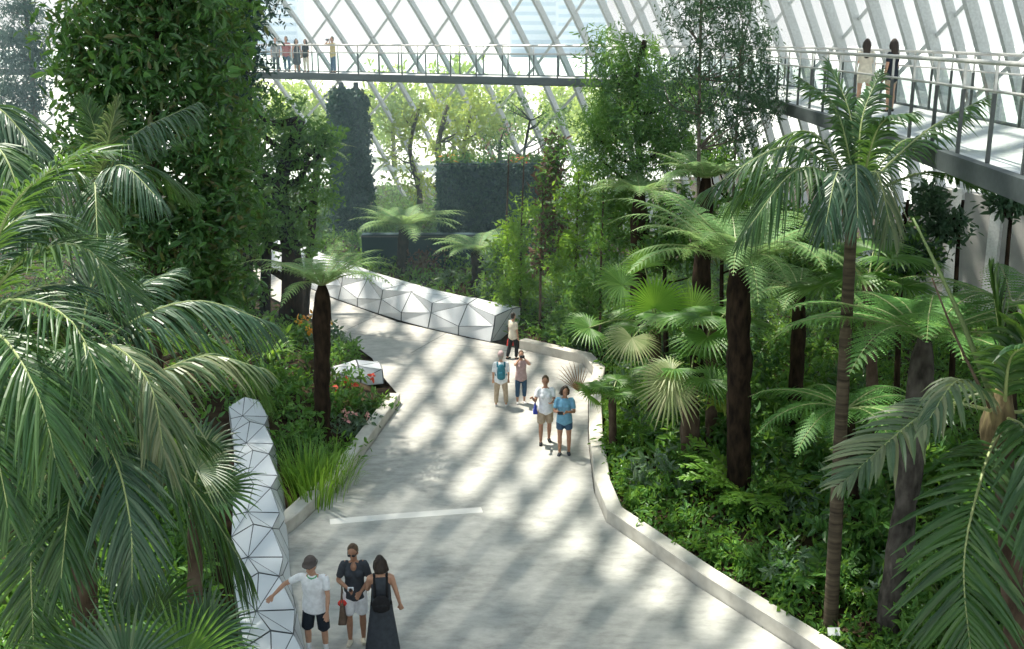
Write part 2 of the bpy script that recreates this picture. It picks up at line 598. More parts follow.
SP = 2.1
nr = int(_arc[-1] / SP)
ths = np.interp(np.arange(nr) * SP, _arc, _th)
_half = np.interp((np.arange(nr) + .5) * SP, _arc, _th)
for th in ths[(ths > -.25) & (ths < 3.3)]:
    dome_rib(th, float(np.interp(th, [.45, 1.1, 1.5], [.12, .42, .66])), float(np.interp(th, [.5, 1.0, 1.5], [.38, .25, .16])), .17, M['rib'], 'rib', 15.0, .38, .28, zmax=33.4)
for th in _half[(_half > -.25) & (_half < .74)]:
    dome_rib(th, float(np.interp(th, [.45, 1.1, 1.5], [.12, .42, .66])), .3, .14, M['rib'], 'secondary_rib', 15.0, zmax=17)
for th in _half[(_half > .3) & (_half < 1.25)]:  # unseen extra ribs near the apex, added to shade the near path
    dome_rib(th, float(np.interp(th, [.45, 1.1, 1.5], [.12, .42, .66])), .3, .2, M['rib'], 'added_shade_rib', 15.0, zmin=30.9, zmax=33.4)
for th in np.interp((np.arange(nr // 2) + .25) * SP * 2, _arc, _th):
    if -.3 < th < 4.1:
        dome_rib(th, -.95, .08, .12, M['lattice'], 'lattice_bar', 36.0, .15, .26, zmax=33.4)
mb = MB()
tt = np.linspace(-.6, 3.9, 120)
TT, ZZ = np.meshgrid(tt, np.r_[0, ZR[1:]])
mb.add(dome(TT, ZZ) * 1.0 , grid_faces(len(ZZ), len(tt)))
mb.build('glazing', M['glass'], roof, True)

# plinth wall on the right below the walkway
mb = MB()
tp = np.linspace(-.1, .5, 22)
pl = dome(tp, np.zeros(len(tp))); pl[:, :2] -= nrm(pl[:, :2] - DC) * 1.2
sweep(mb, pl, -.2, .2, -.1, 5.2)
wr = structure(mb.build('wall_right', M['wallgrey']))
mb = MB()
for i in range(1, len(pl) - 1):
    q = pl[i].copy(); d = nrm(np.r_[DC - q[:2], 0]); q = q + d * .3
    tdir = np.array([-d[1], d[0], 0])
    box(mb, q + [0, 0, 2.6], d * .12, tdir * .18, [0, 0, 2.7])
mb.build('pilaster', M['steel'], wr)
mb = MB()
for zz in (5.6, 6.1):
    q = pl.copy(); q[:, 2] = zz
    tube(mb, q, .06, 6)
mb.build('cable_tray', M['steel'], wr)

# ------------------------------------------------------------------ skywalk
ZD = HC - 1.65
near = spline([(-34, 64, ZD), (-24, 60.5, ZD), (-12.3, 56, ZD), (-5.5, 51.5, ZD), (0, 48.3, ZD), (3.7, 46, ZD), (6.4, 42, ZD), (7.2, 36, ZD), (7.1, 30, ZD), (6.7, 20.6, ZD), (6.1, 13.2, ZD), (5.4, 5.5, ZD)], 64)
tn = nrm(np.gradient(near, axis=0))
outw = np.c_[-tn[:, 1], tn[:, 0], np.zeros(len(near))]      # to the left of travel = away from the garden
DWID = 3.0
far = near + outw * DWID
walk = structure(empty('walkway', (0, 40, ZD)))
mb = MB()
V = np.stack([near, far, far - [0, 0, .1], near - [0, 0, .1]], 1)
mb.add(V, grid_faces(len(near), 4, True)); mb.f.append((np.array([[0, 1, 2, 3]]), 0))
mb.build('deck', M['deck'], walk)
for e, s_ in ((near, 1), (far, -1)):
    mb = MB()
    V = np.stack([e - outw * .06 * s_ + [0, 0, .04], e + outw * .1 * s_ + [0, 0, .04], e + outw * .1 * s_ - [0, 0, .3], e - outw * .06 * s_ - [0, 0, .24]], 1)
    mb.add(V, grid_faces(len(e), 4, True))
    mb.build('edge_girder', M['girder'], walk)


def railing(edge, lab, inset):
    e = edge + outw * inset
    root = empty('railing', (e[30][0], e[30][1], ZD), lab, 'railing')
    st = np.arange(0, len(e))
    for i in st:
        m_ = MB()
        p = e[i]
        bar(m_, p, p + [0, 0, .95], .045, .05, 0, outw[i])
        bar(m_, p + [0, 0, .95], p + [0, 0, 1.33], .03, .035, 1, outw[i])
        m_.build('post', [M['post'], M['rail']], root)
    m_ = MB(); tube(m_, e + [0, 0, 1.34], .035, 8); m_.build('handrail', M['rail'], root, True)
    m_ = MB(); tube(m_, e + [0, 0, .98], .022, 6); m_.build('middle_rail', M['rail'], root, True)
    m_ = MB()
    q = e + outw * .04
    V = np.stack([q + [0, 0, .06], q + [0, 0, .96]], 1)
    m_.add(V, grid_faces(len(q), 2))
    m_.build('glass', M['railglass'], root)
    return root


railing(near, 'near side steel and glass railing of the raised walkway above the garden', .1)
railing(far, 'far side steel and glass railing of the walkway nearest the glass dome', -.1)

# ------------------------------------------------------------------ foliage generators
def pinnate(mb, pts, n=42, L=.7, W=.028, lean=.75, droop=.35, vee=.15, start=.16, rach=.018, ml=0, mr=1, tipk=.35, jit=.08, basek=.55, up=None, K=5):
    """a feather-palm frond along the rachis through pts"""
    c = spline(pts, 60)
    T, S, N = frames(c, (0, 0, 1.0) if up is None else up)
    N = N * np.where(up is None, np.sign(N[:, 2:3] + 1e-6), 1)
    t = np.linspace(start, .995, n)
    idx = t * 59
    ip = lambda A: np.stack([np.interp(idx, np.arange(60), A[:, j]) for j in range(3)], -1)
    p0, T0, S0, N0 = ip(c), nrm(ip(T)), nrm(ip(S)), nrm(ip(N))
    q = (t - start) / (1 - start)
    prof = np.minimum(basek + (1 - basek) * q / .3, 1) * np.where(q > .55, 1 - (1 - tipk) * ((q - .55) / .45) ** 1.4, 1)
    s = np.linspace(0, 1, K)
    wprof = np.interp(s, [0, .12, .45, .8, 1], [.45, .9, 1, .7, .06])
    for side in (-1, 1):
        l = L * prof * (1 + jit * R.standard_normal(n))
        ln = lean + .5 * q ** 2 + jit * R.standard_normal(n)
        ve = vee + jit * R.standard_normal(n)
        d = nrm(S0 * side * np.cos(ln)[:, None] + T0 * np.sin(ln)[:, None] + N0 * ve[:, None])
        dr = droop * (1 + .5 * R.standard_normal(n) * jit * 3)
        C = p0[:, None] + d[:, None] * (l[:, None] * s)[..., None] - Z * ((l * dr)[:, None] * s ** 2)[..., None]
        D = np.gradient(C, axis=1)
        wv = nrm(np.cross(D, N0[:, None] + .35 * side * R.standard_normal((n, 1, 1)) * S0[:, None]))
        Wv = wv * (W * prof ** .4)[:, None, None] * wprof[None, :, None]
        fold = nrm(np.cross(Wv, D)) * (np.linalg.norm(Wv, axis=-1, keepdims=True) * .45)
        ribbons(mb, C, Wv, ml, fold)
    tube(mb, c[::4], np.linspace(rach * 1.4, rach * .25, len(c[::4])), 6, mr)


def fernfrond(mb, pts, npin=22, Lp=.42, nl=9, start=.1, rach=.014, ml=0, mr=1, droop=.3, jit=.06, taper=1.0, wl=.125):
    c = spline(pts, 50)
    T, S, N = frames(c, (0, 0, 1.0))
    N = N * np.sign(N[:, 2:3] + 1e-6)
    t = np.linspace(start, .99, npin)
    idx = t * 49
    ip = lambda A: np.stack([np.interp(idx, np.arange(50), A[:, j]) for j in range(3)], -1)
    p0, T0, S0, N0 = ip(c), nrm(ip(T)), nrm(ip(S)), nrm(ip(N))
    q = (t - start) / (1 - start)
    prof = np.minimum(.5 + q * 2.2, 1) * np.power(np.clip(1.02 - q ** 2.2, .03, 1), taper)
    for side in (-1, 1):
        l = Lp * prof * (1 + jit * R.standard_normal(npin))
        ln = .28 + .35 * q + jit * R.standard_normal(npin)
        d = nrm(S0 * side * np.cos(ln)[:, None] + T0 * np.sin(ln)[:, None] + N0 * .06)
        s = (np.arange(nl) + .6) / nl
        Cn = p0[:, None] + d[:, None] * (l[:, None] * s)[..., None] - Z * ((l * droop)[:, None] * s ** 2)[..., None]
        u = nrm(T0 - d * (T0 * d).sum(1, keepdims=True))
        sp = l / nl
        for sd in (-1, 1):
            ll = (Lp * wl) * np.interp(s, [0, .25, 1], [.75, 1, .12])[None, :] * np.sqrt(prof)[:, None]
            dd = u[:, None] * sd * .92 + d[:, None] * .4 - Z * .12
            a = Cn
            tip = a + dd * ll[..., None]
            wd = d[:, None] * (sp[:, None] * .62 * np.ones(nl))[..., None]
            mid = a + dd * ll[..., None] * .5
            V = np.stack([a - wd * .7, mid - wd * .55, tip, mid + wd * .75, a + wd * .6], 2).reshape(-1, 3)
            k = np.arange(npin * nl)[:, None] * 5
            mb.add(V, k + np.array([[0, 1, 2, 3]]), ml)
            mb.f.append((k + np.array([[0, 3, 4]]) + mb.n - len(V), ml))
        sl = np.linspace(0, 1, 4)
        Cr = p0[:, None] + d[:, None] * (l[:, None] * sl)[..., None] - Z * ((l * droop)[:, None] * sl ** 2)[..., None]
        ribbons(mb, Cr, u[:, None] * (.011 * np.array([1, .8, .5, .15]))[None, :, None], ml)
    tube(mb, c[::4], np.linspace(rach * 1.3, rach * .3, len(c[::4])), 5, mr)


def fanleaf(mb, hub, axis, normal, Rd=.6, n=34, spread=2.5, droop=.3, ml=0, mr=1, foot=None, solid=.5, jit=.05):
    """a palmate fan blade round the hub; axis points along the middle segment"""
    hub = np.asarray(hub, float)
    a = nrm(axis); nn = nrm(np.asarray(normal, float) - a * np.dot(normal, a)); b = np.cross(nn, a)
    th = np.linspace(-spread, spread, n)
    l = Rd * (1 - .22 * (np.abs(th) / spread) ** 2) * (1 + jit * R.standard_normal(n))
    d = a[None] * np.cos(th)[:, None] + b[None] * np.sin(th)[:, None] + nn[None] * .12
    s = np.array([0, .2, solid, .75, .9, 1])
    C = hub + d[:, None] * (l[:, None] * s)[..., None] - Z * ((l * droop)[:, None] * np.maximum(s - .3, 0)[None] ** 2 * 1.6)[..., None]
    tang = -a[None] * np.sin(th)[:, None] + b[None] * np.cos(th)[:, None]
    step = 2 * spread / (n - 1)
    w = l[:, None] * s * step * .54
    w = np.minimum(w, (l * solid * step * .54)[:, None] * np.interp(s, [0, solid, .75, 1], [1, 1, .62, .04])[None])
    w = np.maximum(w, .002)
    W = tang[:, None] * w[..., None]
    fold = np.broadcast_to(nn, C.shape) * w[..., None] * .5
    ribbons(mb, C, W, ml, fold)
    if foot is not None:
        foot = np.asarray(foot, float)
        mid = (foot + hub) / 2 + Z * .12 * np.linalg.norm(hub - foot)
        c = spline([foot, mid, hub + a * .04], 10)
        tube(mb, c, np.linspace(.022, .012, 10), 6, mr)


def leafcloud(mb, centers, nper, size, m=0, spread=.22, aspect=.42, upb=.5, droop=0.0, jit=.3, ms=None, radial=.4, fold=.25):
    """clusters of nper leaves about every twig end in centers"""
    c = np.repeat(np.asarray(centers, float), nper, 0)
    n = len(c)
    o = nrm(R.standard_normal((n, 3)))
    c = c + o * (R.random((n, 1)) ** .6) * spread * np.array([1, 1, .8])
    d = nrm(o * radial + R.standard_normal((n, 3)) * .6 - Z * droop)
    nn = nrm(R.standard_normal((n, 3)) * .55 + Z * upb + o * .15)
    sd = nrm(np.cross(d, nn)); nn = np.cross(sd, d)
    l = size * (1 + jit * R.standard_normal(n))[:, None]
    w = l * aspect * .5
    up = nn * w * fold
    V = np.stack([c, c + d * l * .3 + sd * w * .9 + up, c + d * l * .68 + sd * w * .75 + up, c + d * l - nn * l * .08, c + d * l * .68 - sd * w * .75 + up, c + d * l * .3 - sd * w * .9 + up], 1).reshape(-1, 3)
    k = np.arange(n)[:, None] * 6
    Fq = np.concatenate([k + np.array([[0, 1, 2, 3]]), k + np.array([[0, 3, 4, 5]])])
    if ms is None:
        mb.add(V, Fq, m)
    else:
        mb.add(V, np.zeros((0, 4), int))
        pick = R.choice(len(ms), n, p=np.array(ms) / sum(ms))
        for i in range(len(ms)):
            kk = k[pick == i] + mb.n - len(V)
            mb.f.append((np.concatenate([kk + np.array([[0, 1, 2, 3]]), kk + np.array([[0, 3, 4, 5]])]), i))


def blobpts(blobs, n, shell=.55):
    """n points in ellipsoids (centre, radii), denser toward the skin"""
    vol = np.array([b[1][0] * b[1][1] * b[1][2] for b in blobs]) ** .7
    k = R.choice(len(blobs), n, p=vol / vol.sum())
    c = np.array([b[0] for b in blobs])[k]; r = np.array([b[1] for b in blobs])[k]
    u = nrm(R.standard_normal((n, 3)))
    rr = shell + (1 - shell) * R.random((n, 1))
    rr = np.where(R.random((n, 1)) < .3, R.random((n, 1)) ** .5, rr) * (1 + .16 * R.standard_normal((n, 1)))
    ph = R.random((len(blobs), 3)) * 6.28
    rr = rr * (1 + .22 * np.sin(u[:, :1] * 5 + ph[k, :1]) * np.sin(u[:, 1:2] * 5 + ph[k, 1:2] + u[:, 2:3] * 4))
    return c + u * r * rr


def tree(name, label, cat, base, trunk_pts, trad, blobs, ntw, nper, size, mats, bark='bark_brown', group=None, spread=.25, aspect=.42, upb=.5, droop=0.0, branches=True, ms=None, radial=.4, shell=.55, nbr=2):
    root = empty(name, base, label, cat, group)
    mb = MB()
    tp = spline(trunk_pts, 14)
    tube(mb, tp, np.linspace(trad, trad * .45, 14), 9, 0, jit=.08)
    mb.build('trunk', M[bark], root, True)
    if branches:
        for c, r in blobs:
            for q in range(nbr):
                m_ = MB()
                tgt = np.array(c) + R.standard_normal(3) * np.array(r) * .35
                dz = np.abs(tp[:, 2] - (tgt[2] - .6 * np.linalg.norm(tgt[:2] - tp[:, :2].mean(0))))
                st = tp[np.argmin(dz)]
                mid = (st + tgt) / 2 + [0, 0, -.1 * np.linalg.norm(tgt - st)] + R.standard_normal(3) * .1
                bp = spline([st, mid, tgt], 8)
                tube(m_, bp, np.linspace(trad * .4, trad * .1, 8), 6)
                m_.build('branch', M[bark], root, True)
    mb = MB()
    leafcloud(mb, blobpts(blobs, ntw, shell), nper, size, spread=spread, aspect=aspect, upb=upb, droop=droop, ms=ms, radial=radial)
    mb.build('foliage', [M[x] for x in mats], root)
    return root


def shrub(name, label, cat, base, rad, h, nleaf, size, mats, group=None, ms=None, aspect=.42, upb=.6, flowers=None, spread=.12):
    base = np.array([base[0], base[1], float(hgt(base[0], base[1]))])
    root = empty(name, base, label, cat, group)
    mb = MB()
    for i in range(5):
        a = R.random() * 2 * PI
        tip = base + [math.cos(a) * rad * .5, math.sin(a) * rad * .5, h * .7]
        tube(mb, spline([base - [0, 0, .05], (base + tip) / 2 + [0, 0, .1 * h], tip], 5), np.linspace(.016, .006, 5), 5)
    mb.build('stem', M['stem'], root)
    mb = MB()
    pts = blobpts([(base + [0, 0, h * .55], (rad, rad, h * .5)), (base + [0, 0, h * .3], (rad * .9, rad * .9, h * .3))], max(6, nleaf // 8), .6)
    pts[:, 2] = np.maximum(pts[:, 2], base[2] + .04)
    leafcloud(mb, pts, 8, size, spread=spread, ms=ms, aspect=aspect, upb=upb)
    mb.build('foliage', [M[x] for x in mats], root)
    if flowers:
        fp = base + np.c_[R.standard_normal((flowers[1], 2)) * rad * .5, h * (.8 + .3 * R.random(flowers[1]))]
        for f_ in fp:
            mb = MB()
            leafcloud(mb, [f_], 8, flowers[2], spread=flowers[2] * .4, aspect=.6, radial=1.2)
            mb.build('flower', M[flowers[0]], root)
    return root


def blades(name, label, cat, base, n, L, W, mats, arch=.6, group=None, spread=.25, z0=None):
    """a tussock of strap leaves"""
    base = np.array([base[0], base[1], float(hgt(base[0], base[1])) if z0 is None else z0])
    root = empty(name, base, label, cat, group)
    a = R.random(n) * 2 * PI
    d = np.c_[np.cos(a), np.sin(a), np.zeros(n)]
    l = L * (.65 + .5 * R.random(n))
    rise = .75 + .4 * R.random(n)
    ar = arch * (.6 + .8 * R.random(n))
    s = np.linspace(0, 1, 7)
    b0 = base + d * (spread * .4 * R.random((n, 1)))
    C = b0[:, None] + d[:, None] * (l * ar)[:, None, None] * (s ** 1.4)[None, :, None] + Z * ((l * rise)[:, None] * s - (l * ar * .8)[:, None] * s ** 3)[..., None]
    sd = np.cross(d, Z)
    w = W * np.interp(s, [0, .3, .8, 1], [.5, 1, .7, .05])
    fold = (-nrm(np.cross(np.gradient(C, axis=1), sd[:, None]))) * (w * .3)[None, :, None]
    mb = MB()
    ribbons(mb, C, sd[:, None] * w[None, :, None], 0, fold)
    mb.build('leaves', [M[x] for x in mats], root)
    return root


# ------------------------------------------------------------------ tree ferns
def tree_fern(label, base, top, rad, nfr, L, drop=.75, rise=.55, mats=('fern', 'rachis'), Lp=.42, npin=22, nl=9, az=None, group=None, trunk=True, elev=None, skirt=0, wl=.15, bark='bark_dark'):
    base = np.array(base, float); top = np.asarray(top, float)
    base[2] = float(hgt(base[0], base[1]))
    root = empty('tree_fern', base, label, 'tree fern', group)
    if trunk:
        mb = MB()
        tp = spline([base - [0, 0, .1], base * .6 + top * .4 + R.standard_normal(3) * .04, top], 20)
        tube(mb, tp, np.r_[rad * 1.25, rad * 1.05, np.full(15, rad) * (1 + .05 * R.standard_normal(15)), rad * .95, rad * .8, rad * .5], 12, 0, jit=.13)
        mb.build('trunk', M[bark], root, True)
    for i in range(nfr):
        a = (i + .5 * R.random()) * 2 * PI / nfr if az is None else az[i]
        l = L * (.85 + .3 * R.random())
        e = rise * (.7 + .6 * R.random()) if elev is None else elev[i]
        d = np.array([math.cos(a), math.sin(a), 0])
        s = np.linspace(0, 1, 6)[:, None]
        dr = drop * (.8 + .4 * R.random())
        pts = top + d * .05 + d * l * (s * (1 - .12 * s ** 2)) + Z * l * (e * s - dr * s ** 2)
        mb = MB()
        fernfrond(mb, pts, npin, Lp * l / L, nl, wl=wl)
        mb.build('frond', [M[x] for x in mats], root)
    for i in range(skirt):
        a = R.random() * 2 * PI
        d = np.array([math.cos(a), math.sin(a), 0])
        pts = [top - [0, 0, .1], top + d * .45 - [0, 0, .35], top + d * .5 - [0, 0, 1.3]]
        mb = MB(); fernfrond(mb, pts, 14, .22, 5)
        mb.build('dry_frond', [M['dead'], M['dead']], root)
    return root


def bed(px, py):
    g = G(px, py, .3)
    return np.array([g[0], g[1], float(hgt(g[0], g[1]))])


# the big one in the middle of the right bed
b = bed(738, 503)
tree_fern('big tree fern with thick dark trunk and wide pale green crown in the right-hand bed', b, P(738, 266, b[1]), .24, 30, 2.9, .66, .8, ('fern_pale', 'rachis'), .5, 26, 10, wl=.14)
b = bed(886, 634)
tree_fern('tree fern with shaggy grey-black trunk and long bright fronds beside the ringed palm trunk', b, P(925, 338, b[1] + .3), .2, 18, 2.9, .55, .6, ('fern', 'rachis'), .52, 26, 10, wl=.15, bark='bark_shaggy')
b = bed(322, 437)
tree_fern('tree fern with a straight black trunk rising from the flower bed left of the path', b, P(322, 285, b[1]), .2, 18, 2.0, .6, .75, ('fern_pale', 'rachis'), .38, 20, 8, wl=.17)
b = P(478, 300, 41); b[2] = .3
tree_fern('tree fern with short dark trunk behind the white faceted planter', b, P(478, 250, 41), .28, 18, 2.2, .45, .5, ('fern_pale', 'rachis'), .5, 16, 6, wl=.2)
b = P(402, 300, 44.2); b[2] = .3
tree_fern('pale tree fern crown spreading over the top of the dark low wall', b, P(404, 226, 44.2), .22, 22, 2.7, .4, .5, ('fern_pale', 'rachis'), .6, 16, 6, wl=.2)
b = P(642, 330, 31); b[2] = 1.2
tree_fern('tree fern with a small crown below the bushy green tree at the walkway', b, P(640, 192, 31), .24, 18, 1.9, .48, .55, ('fern_pale', 'rachis'), .42, 18, 7, wl=.18)
b = P(700, 330, 27.5); b[2] = 1.2
tree_fern('tree fern half hidden behind the drooping palm fronds, pale crown', b, P(706, 178, 27.5), .22, 16, 1.7, .5, .6, ('fern_pale', 'rachis'), .4, 18, 7, wl=.18)
b = P(840, 600, 18.6); b[2] = .6
tree_fern('low tree fern with spreading fronds crossing the ringed palm trunk', P(852, 560, 19.2), P(846, 408, 19.2), .13, 12, 1.75, .55, .4, ('fern', 'rachis'), .36, 22, 8)
b = P(782, 560, 24); b[2] = 1.0
tree_fern('tree fern crown tucked right behind the big dark fern trunk', b, P(800, 290, 25), .16, 12, 2.0, .5, .5, ('fern_pale', 'rachis'), .4, 20, 7)
b = P(305, 330, 39); b[2] = .2
tree_fern('tree fern fronds reaching out in front of the vine-clad pillar', b, P(318, 152, 41), .14, 9, 1.7, .5, .4, ('fern_pale', 'rachis'), .33, 16, 6)
b = P(1016, 420, 19); b[2] = 1.2
tree_fern('tree fern at the right edge with long level fronds below the grey wall', b, P(1012, 305, 19), .16, 10, 2.4, .35, .4, ('fern', 'rachis'), .45, 24, 8)


# ------------------------------------------------------------------ feather palms with fronds traced in depth
def palm(label, base, top, rad, fronds, mats, bark='bark_ring', name='feather_palm', group=None, shaft=True, fall=0):
    base = np.array(base, float); top = np.asarray(top, float)
    base[2] = float(hgt(base[0], base[1]))
    root = empty(name, base, label, 'palm', group)
    mb = MB()
    tp = spline([base - [0, 0, .1], base * .5 + top * .5, top], 40)
    rr = np.linspace(rad * 1.2, rad * .85, 40) * (1 + .05 * (np.arange(40) % 2))
    tube(mb, tp, rr, 12, 0, jit=.02)
    mb.build('trunk', M[bark], root, True)
    if shaft:
        mb = MB()
        tube(mb, spline([top - [0, 0, .5], top - [0, 0, .1], top + [0, 0, .35]], 8), np.array([1, 1.35, 1.5, 1.5, 1.35, 1.1, .8, .3]) * rad, 10, 0, jit=.08)
        mb.build('crown_shaft', M['crown_fibre'], root, True)
    for f in fronds:
        pts, kw = f
        kw = dict(kw); mm = kw.pop('mats', mats)
        mb = MB()
        pinnate(mb, pts, **kw)
        mb.build('frond', [M[mm], M['rachis']], root)
    return root


def PX(*a):
    return [P(*q) for q in a]


# tall ringed palm on the right
b = bed(831, 622)
yb = b[1]
top = P(853, 196, yb)
tf = [
    (PX((855, 190, yb), (790, 146, yb - .5), (703, 192, yb - .8)), dict(L=.62, n=46, droop=.75, vee=.0, W=.022)),
    (PX((852, 192, yb), (800, 168, yb - .9), (742, 236, yb - 1.4)), dict(L=.62, n=46, droop=.8, vee=.0, W=.022)),
    (PX((856, 190, yb), (836, 110, yb + .2), (800, 78, yb + .2)), dict(L=.6, n=44, droop=.55, vee=.05, W=.024, lean=.6)),
    (PX((858, 190, yb), (850, 115, yb + .5), (828, 62, yb + .9)), dict(L=.55, n=42, droop=.45, vee=.05, W=.024, lean=.7)),
    (PX((858, 190, yb), (862, 120, yb + .4), (880, 72, yb + .8)), dict(L=.5, n=40, droop=.5, vee=.05, W=.024, lean=.7)),
    (PX((860, 190, yb), (880, 125, yb - .4), (915, 112, yb - .8)), dict(L=.5, n=40, droop=.6, vee=.05, W=.024)),
    (PX((862, 190, yb), (925, 132, yb + .2), (986, 97, yb + .2)), dict(L=.55, n=46, droop=.75, vee=.0, W=.022)),
    (PX((862, 196, yb), (930, 172, yb + .6), (990, 190, yb + 1.2)), dict(L=.45, n=40, droop=.3, vee=.0, W=.02)),
    (PX((858, 196, yb), (876, 172, yb - .8), (892, 232, yb - 1.3)), dict(L=.5, n=36, droop=.9, vee=.0, W=.022, mats='palm_pale')),
    (PX((852, 196, yb), (838, 172, yb - .9), (824, 232, yb - 1.5)), dict(L=.5, n=36, droop=.9, vee=.0, W=.022, mats='palm_blue')),
    (PX((856, 196, yb), (856, 165, yb - .9), (858, 225, yb - 1.6)), dict(L=.5, n=36, droop=.8, vee=.0, W=.022, mats='palm_blue')),
    (PX((856, 190, yb), (810, 132, yb + .6), (756, 150, yb + 1.1)), dict(L=.55, n=40, droop=.7, vee=.0, W=.022)),
    (PX((852, 192, yb), (780, 168, yb + .5), (726, 205, yb + .9)), dict(L=.6, n=40, droop=.8, vee=.0, W=.022)),
    (PX((860, 190, yb), (905, 140, yb + 1.0), (945, 150, yb + 1.6)), dict(L=.5, n=40, droop=.6, vee=.0, W=.022)),
]
palm('tall palm with slender ringed trunk and drooping fronds in front of the walkway railing', b, top, .1, tf, 'palm')

# right front palm
Yp = 12.2
base = P(1016, 900, 12.4); base = np.array([base[0], base[1], .6])
top = P(1000, 412, Yp)
tf = [
    (PX((1000, 412, Yp), (935, 408, Yp - .5), (838, 486, Yp - 1.2)), dict(L=.62, n=34, droop=.35, vee=.35, W=.034, lean=.55, start=.25, mats='palm_pale')),
    (PX((1004, 420, Yp), (985, 465, Yp - .7), (964, 560, Yp - 1.3), (972, 665, Yp - 1.7)), dict(L=.85, n=38, droop=.3, vee=.1, W=.034, lean=.5, start=.18, up=(-.35, -1, .2))),
    (PX((998, 408, Yp), (960, 380, Yp - 1.0), (925, 425, Yp - 1.7)), dict(L=.45, n=22, droop=.7, vee=.1, W=.034, mats='palm_pale')),
    (PX((1002, 405, Yp), (1000, 340, Yp), (990, 270, Yp + .1)), dict(L=.6, n=26, droop=.2, vee=.2, W=.036, lean=1.05)),
    (PX((1004, 405, Yp), (1030, 330, Yp - .3), (1070, 300, Yp - .6)), dict(L=.7, n=28, droop=.4, vee=.2, W=.036)),
    (PX((1006, 412, Yp), (1060, 420, Yp - .4), (1120, 520, Yp - .8)), dict(L=.7, n=28, droop=.5, vee=.2, W=.034)),
    (PX((1004, 412, Yp), (1010, 360, Yp - .5), (1030, 345, Yp - 1.2)), dict(L=.6, n=24, droop=.4, vee=.2, W=.036)),
    (PX((1004, 416, Yp), (1030, 440, Yp - 1.0), (1040, 560, Yp - 1.8)), dict(L=.6, n=28, droop=.5, vee=.1, W=.034)),
    (PX((1002, 410, Yp), (960, 385, Yp + .8), (915, 420, Yp + 1.4)), dict(L=.5, n=28, droop=.5, vee=.1, W=.03)),
]
rp = palm('palm at the right edge with one frond hanging straight down and a spear leaf', base, top, .13, tf, 'palm', 'bark_brown')
mb = MB(); tube(mb, spline(PX((996, 408, Yp), (958, 312, Yp + .1), (913, 218, Yp + .3)), 12), np.linspace(.04, .012, 12), 7)
mb.build('spear_leaf', M['stem'], rp, True)
mb = MB(); tube(mb, spline(PX((990, 408, Yp - .1), (955, 335, Yp), (932, 278, Yp)), 12), np.linspace(.022, .008, 12), 7)
mb.build('spear_leaf', M['bark_brown'], rp, True)

# left palms
def lp(label, basepx, Yc, toppx, rad, fr, mats):
    b_ = P(basepx, 640, Yc)
    b_ = np.array([b_[0], b_[1], float(hgt(b_[0], b_[1]))])
    return palm(label, b_, P(toppx[0], toppx[1], Yc), rad, fr, mats, 'bark_brown')


y = 17.5
lp('palm below the big dark tree with upright fronds and one blue-grey arching frond', 88, y, (98, 200), .12, [
    (PX((98, 196, y), (128, 140, y - .3), (196, 103, y - .5)), dict(L=.7, n=59, droop=.85, vee=0, W=0.0176, mats='palm_blue')),
    (PX((96, 194, y), (100, 150, y + .3), (84, 98, y + .5)), dict(L=.55, n=54, droop=.3, vee=.2, W=0.0176)),
    (PX((98, 194, y), (106, 150, y - .2), (118, 98, y - .3)), dict(L=.5, n=54, droop=.45, vee=.2, W=0.0176, mats='palm_pale')),
    (PX((94, 196, y), (70, 150, y - .3), (30, 158, y - .6)), dict(L=.6, n=54, droop=.7, vee=0, W=0.0176)),
    (PX((96, 198, y), (120, 165, y - 1.2), (160, 200, y - 1.9)), dict(L=.6, n=54, droop=.8, vee=0, W=0.0176, mats='palm_blue')),
    (PX((94, 198, y), (66, 170, y - 1.2), (40, 215, y - 1.9)), dict(L=.6, n=54, droop=.8, vee=0, W=0.0176)),
    (PX((96, 196, y), (140, 165, y + .6), (190, 190, y + 1.2)), dict(L=.6, n=54, droop=.7, vee=0, W=0.0176)),
    (PX((94, 198, y), (95, 185, y - 1.2), (98, 250, y - 2.1)), dict(L=.6, n=54, droop=.7, vee=0, W=0.0176)),
], 'palm')
y = 13.5
lp('palm at the top left edge with a grey-green frond arching down into the picture', -60, y, (-40, 150), .13, [
    (PX((-40, 146, y), (-8, 106, y), (42, 156, y - .3)), dict(L=.75, n=59, droop=.7, vee=0, W=0.0192, mats='palm_blue')),
    (PX((-40, 150, y), (0, 150, y - 1), (30, 225, y - 1.6)), dict(L=.7, n=59, droop=.6, vee=0, W=0.0192)),
    (PX((-40, 146, y), (-60, 70, y), (-95, 60, y)), dict(L=.75, n=59, droop=.5, vee=0, W=0.0192)),
    (PX((-40, 148, y), (-10, 140, y + 1), (20, 190, y + 2)), dict(L=.7, n=59, droop=.6, vee=0, W=0.0192)),
], 'palm')
y = 10.8
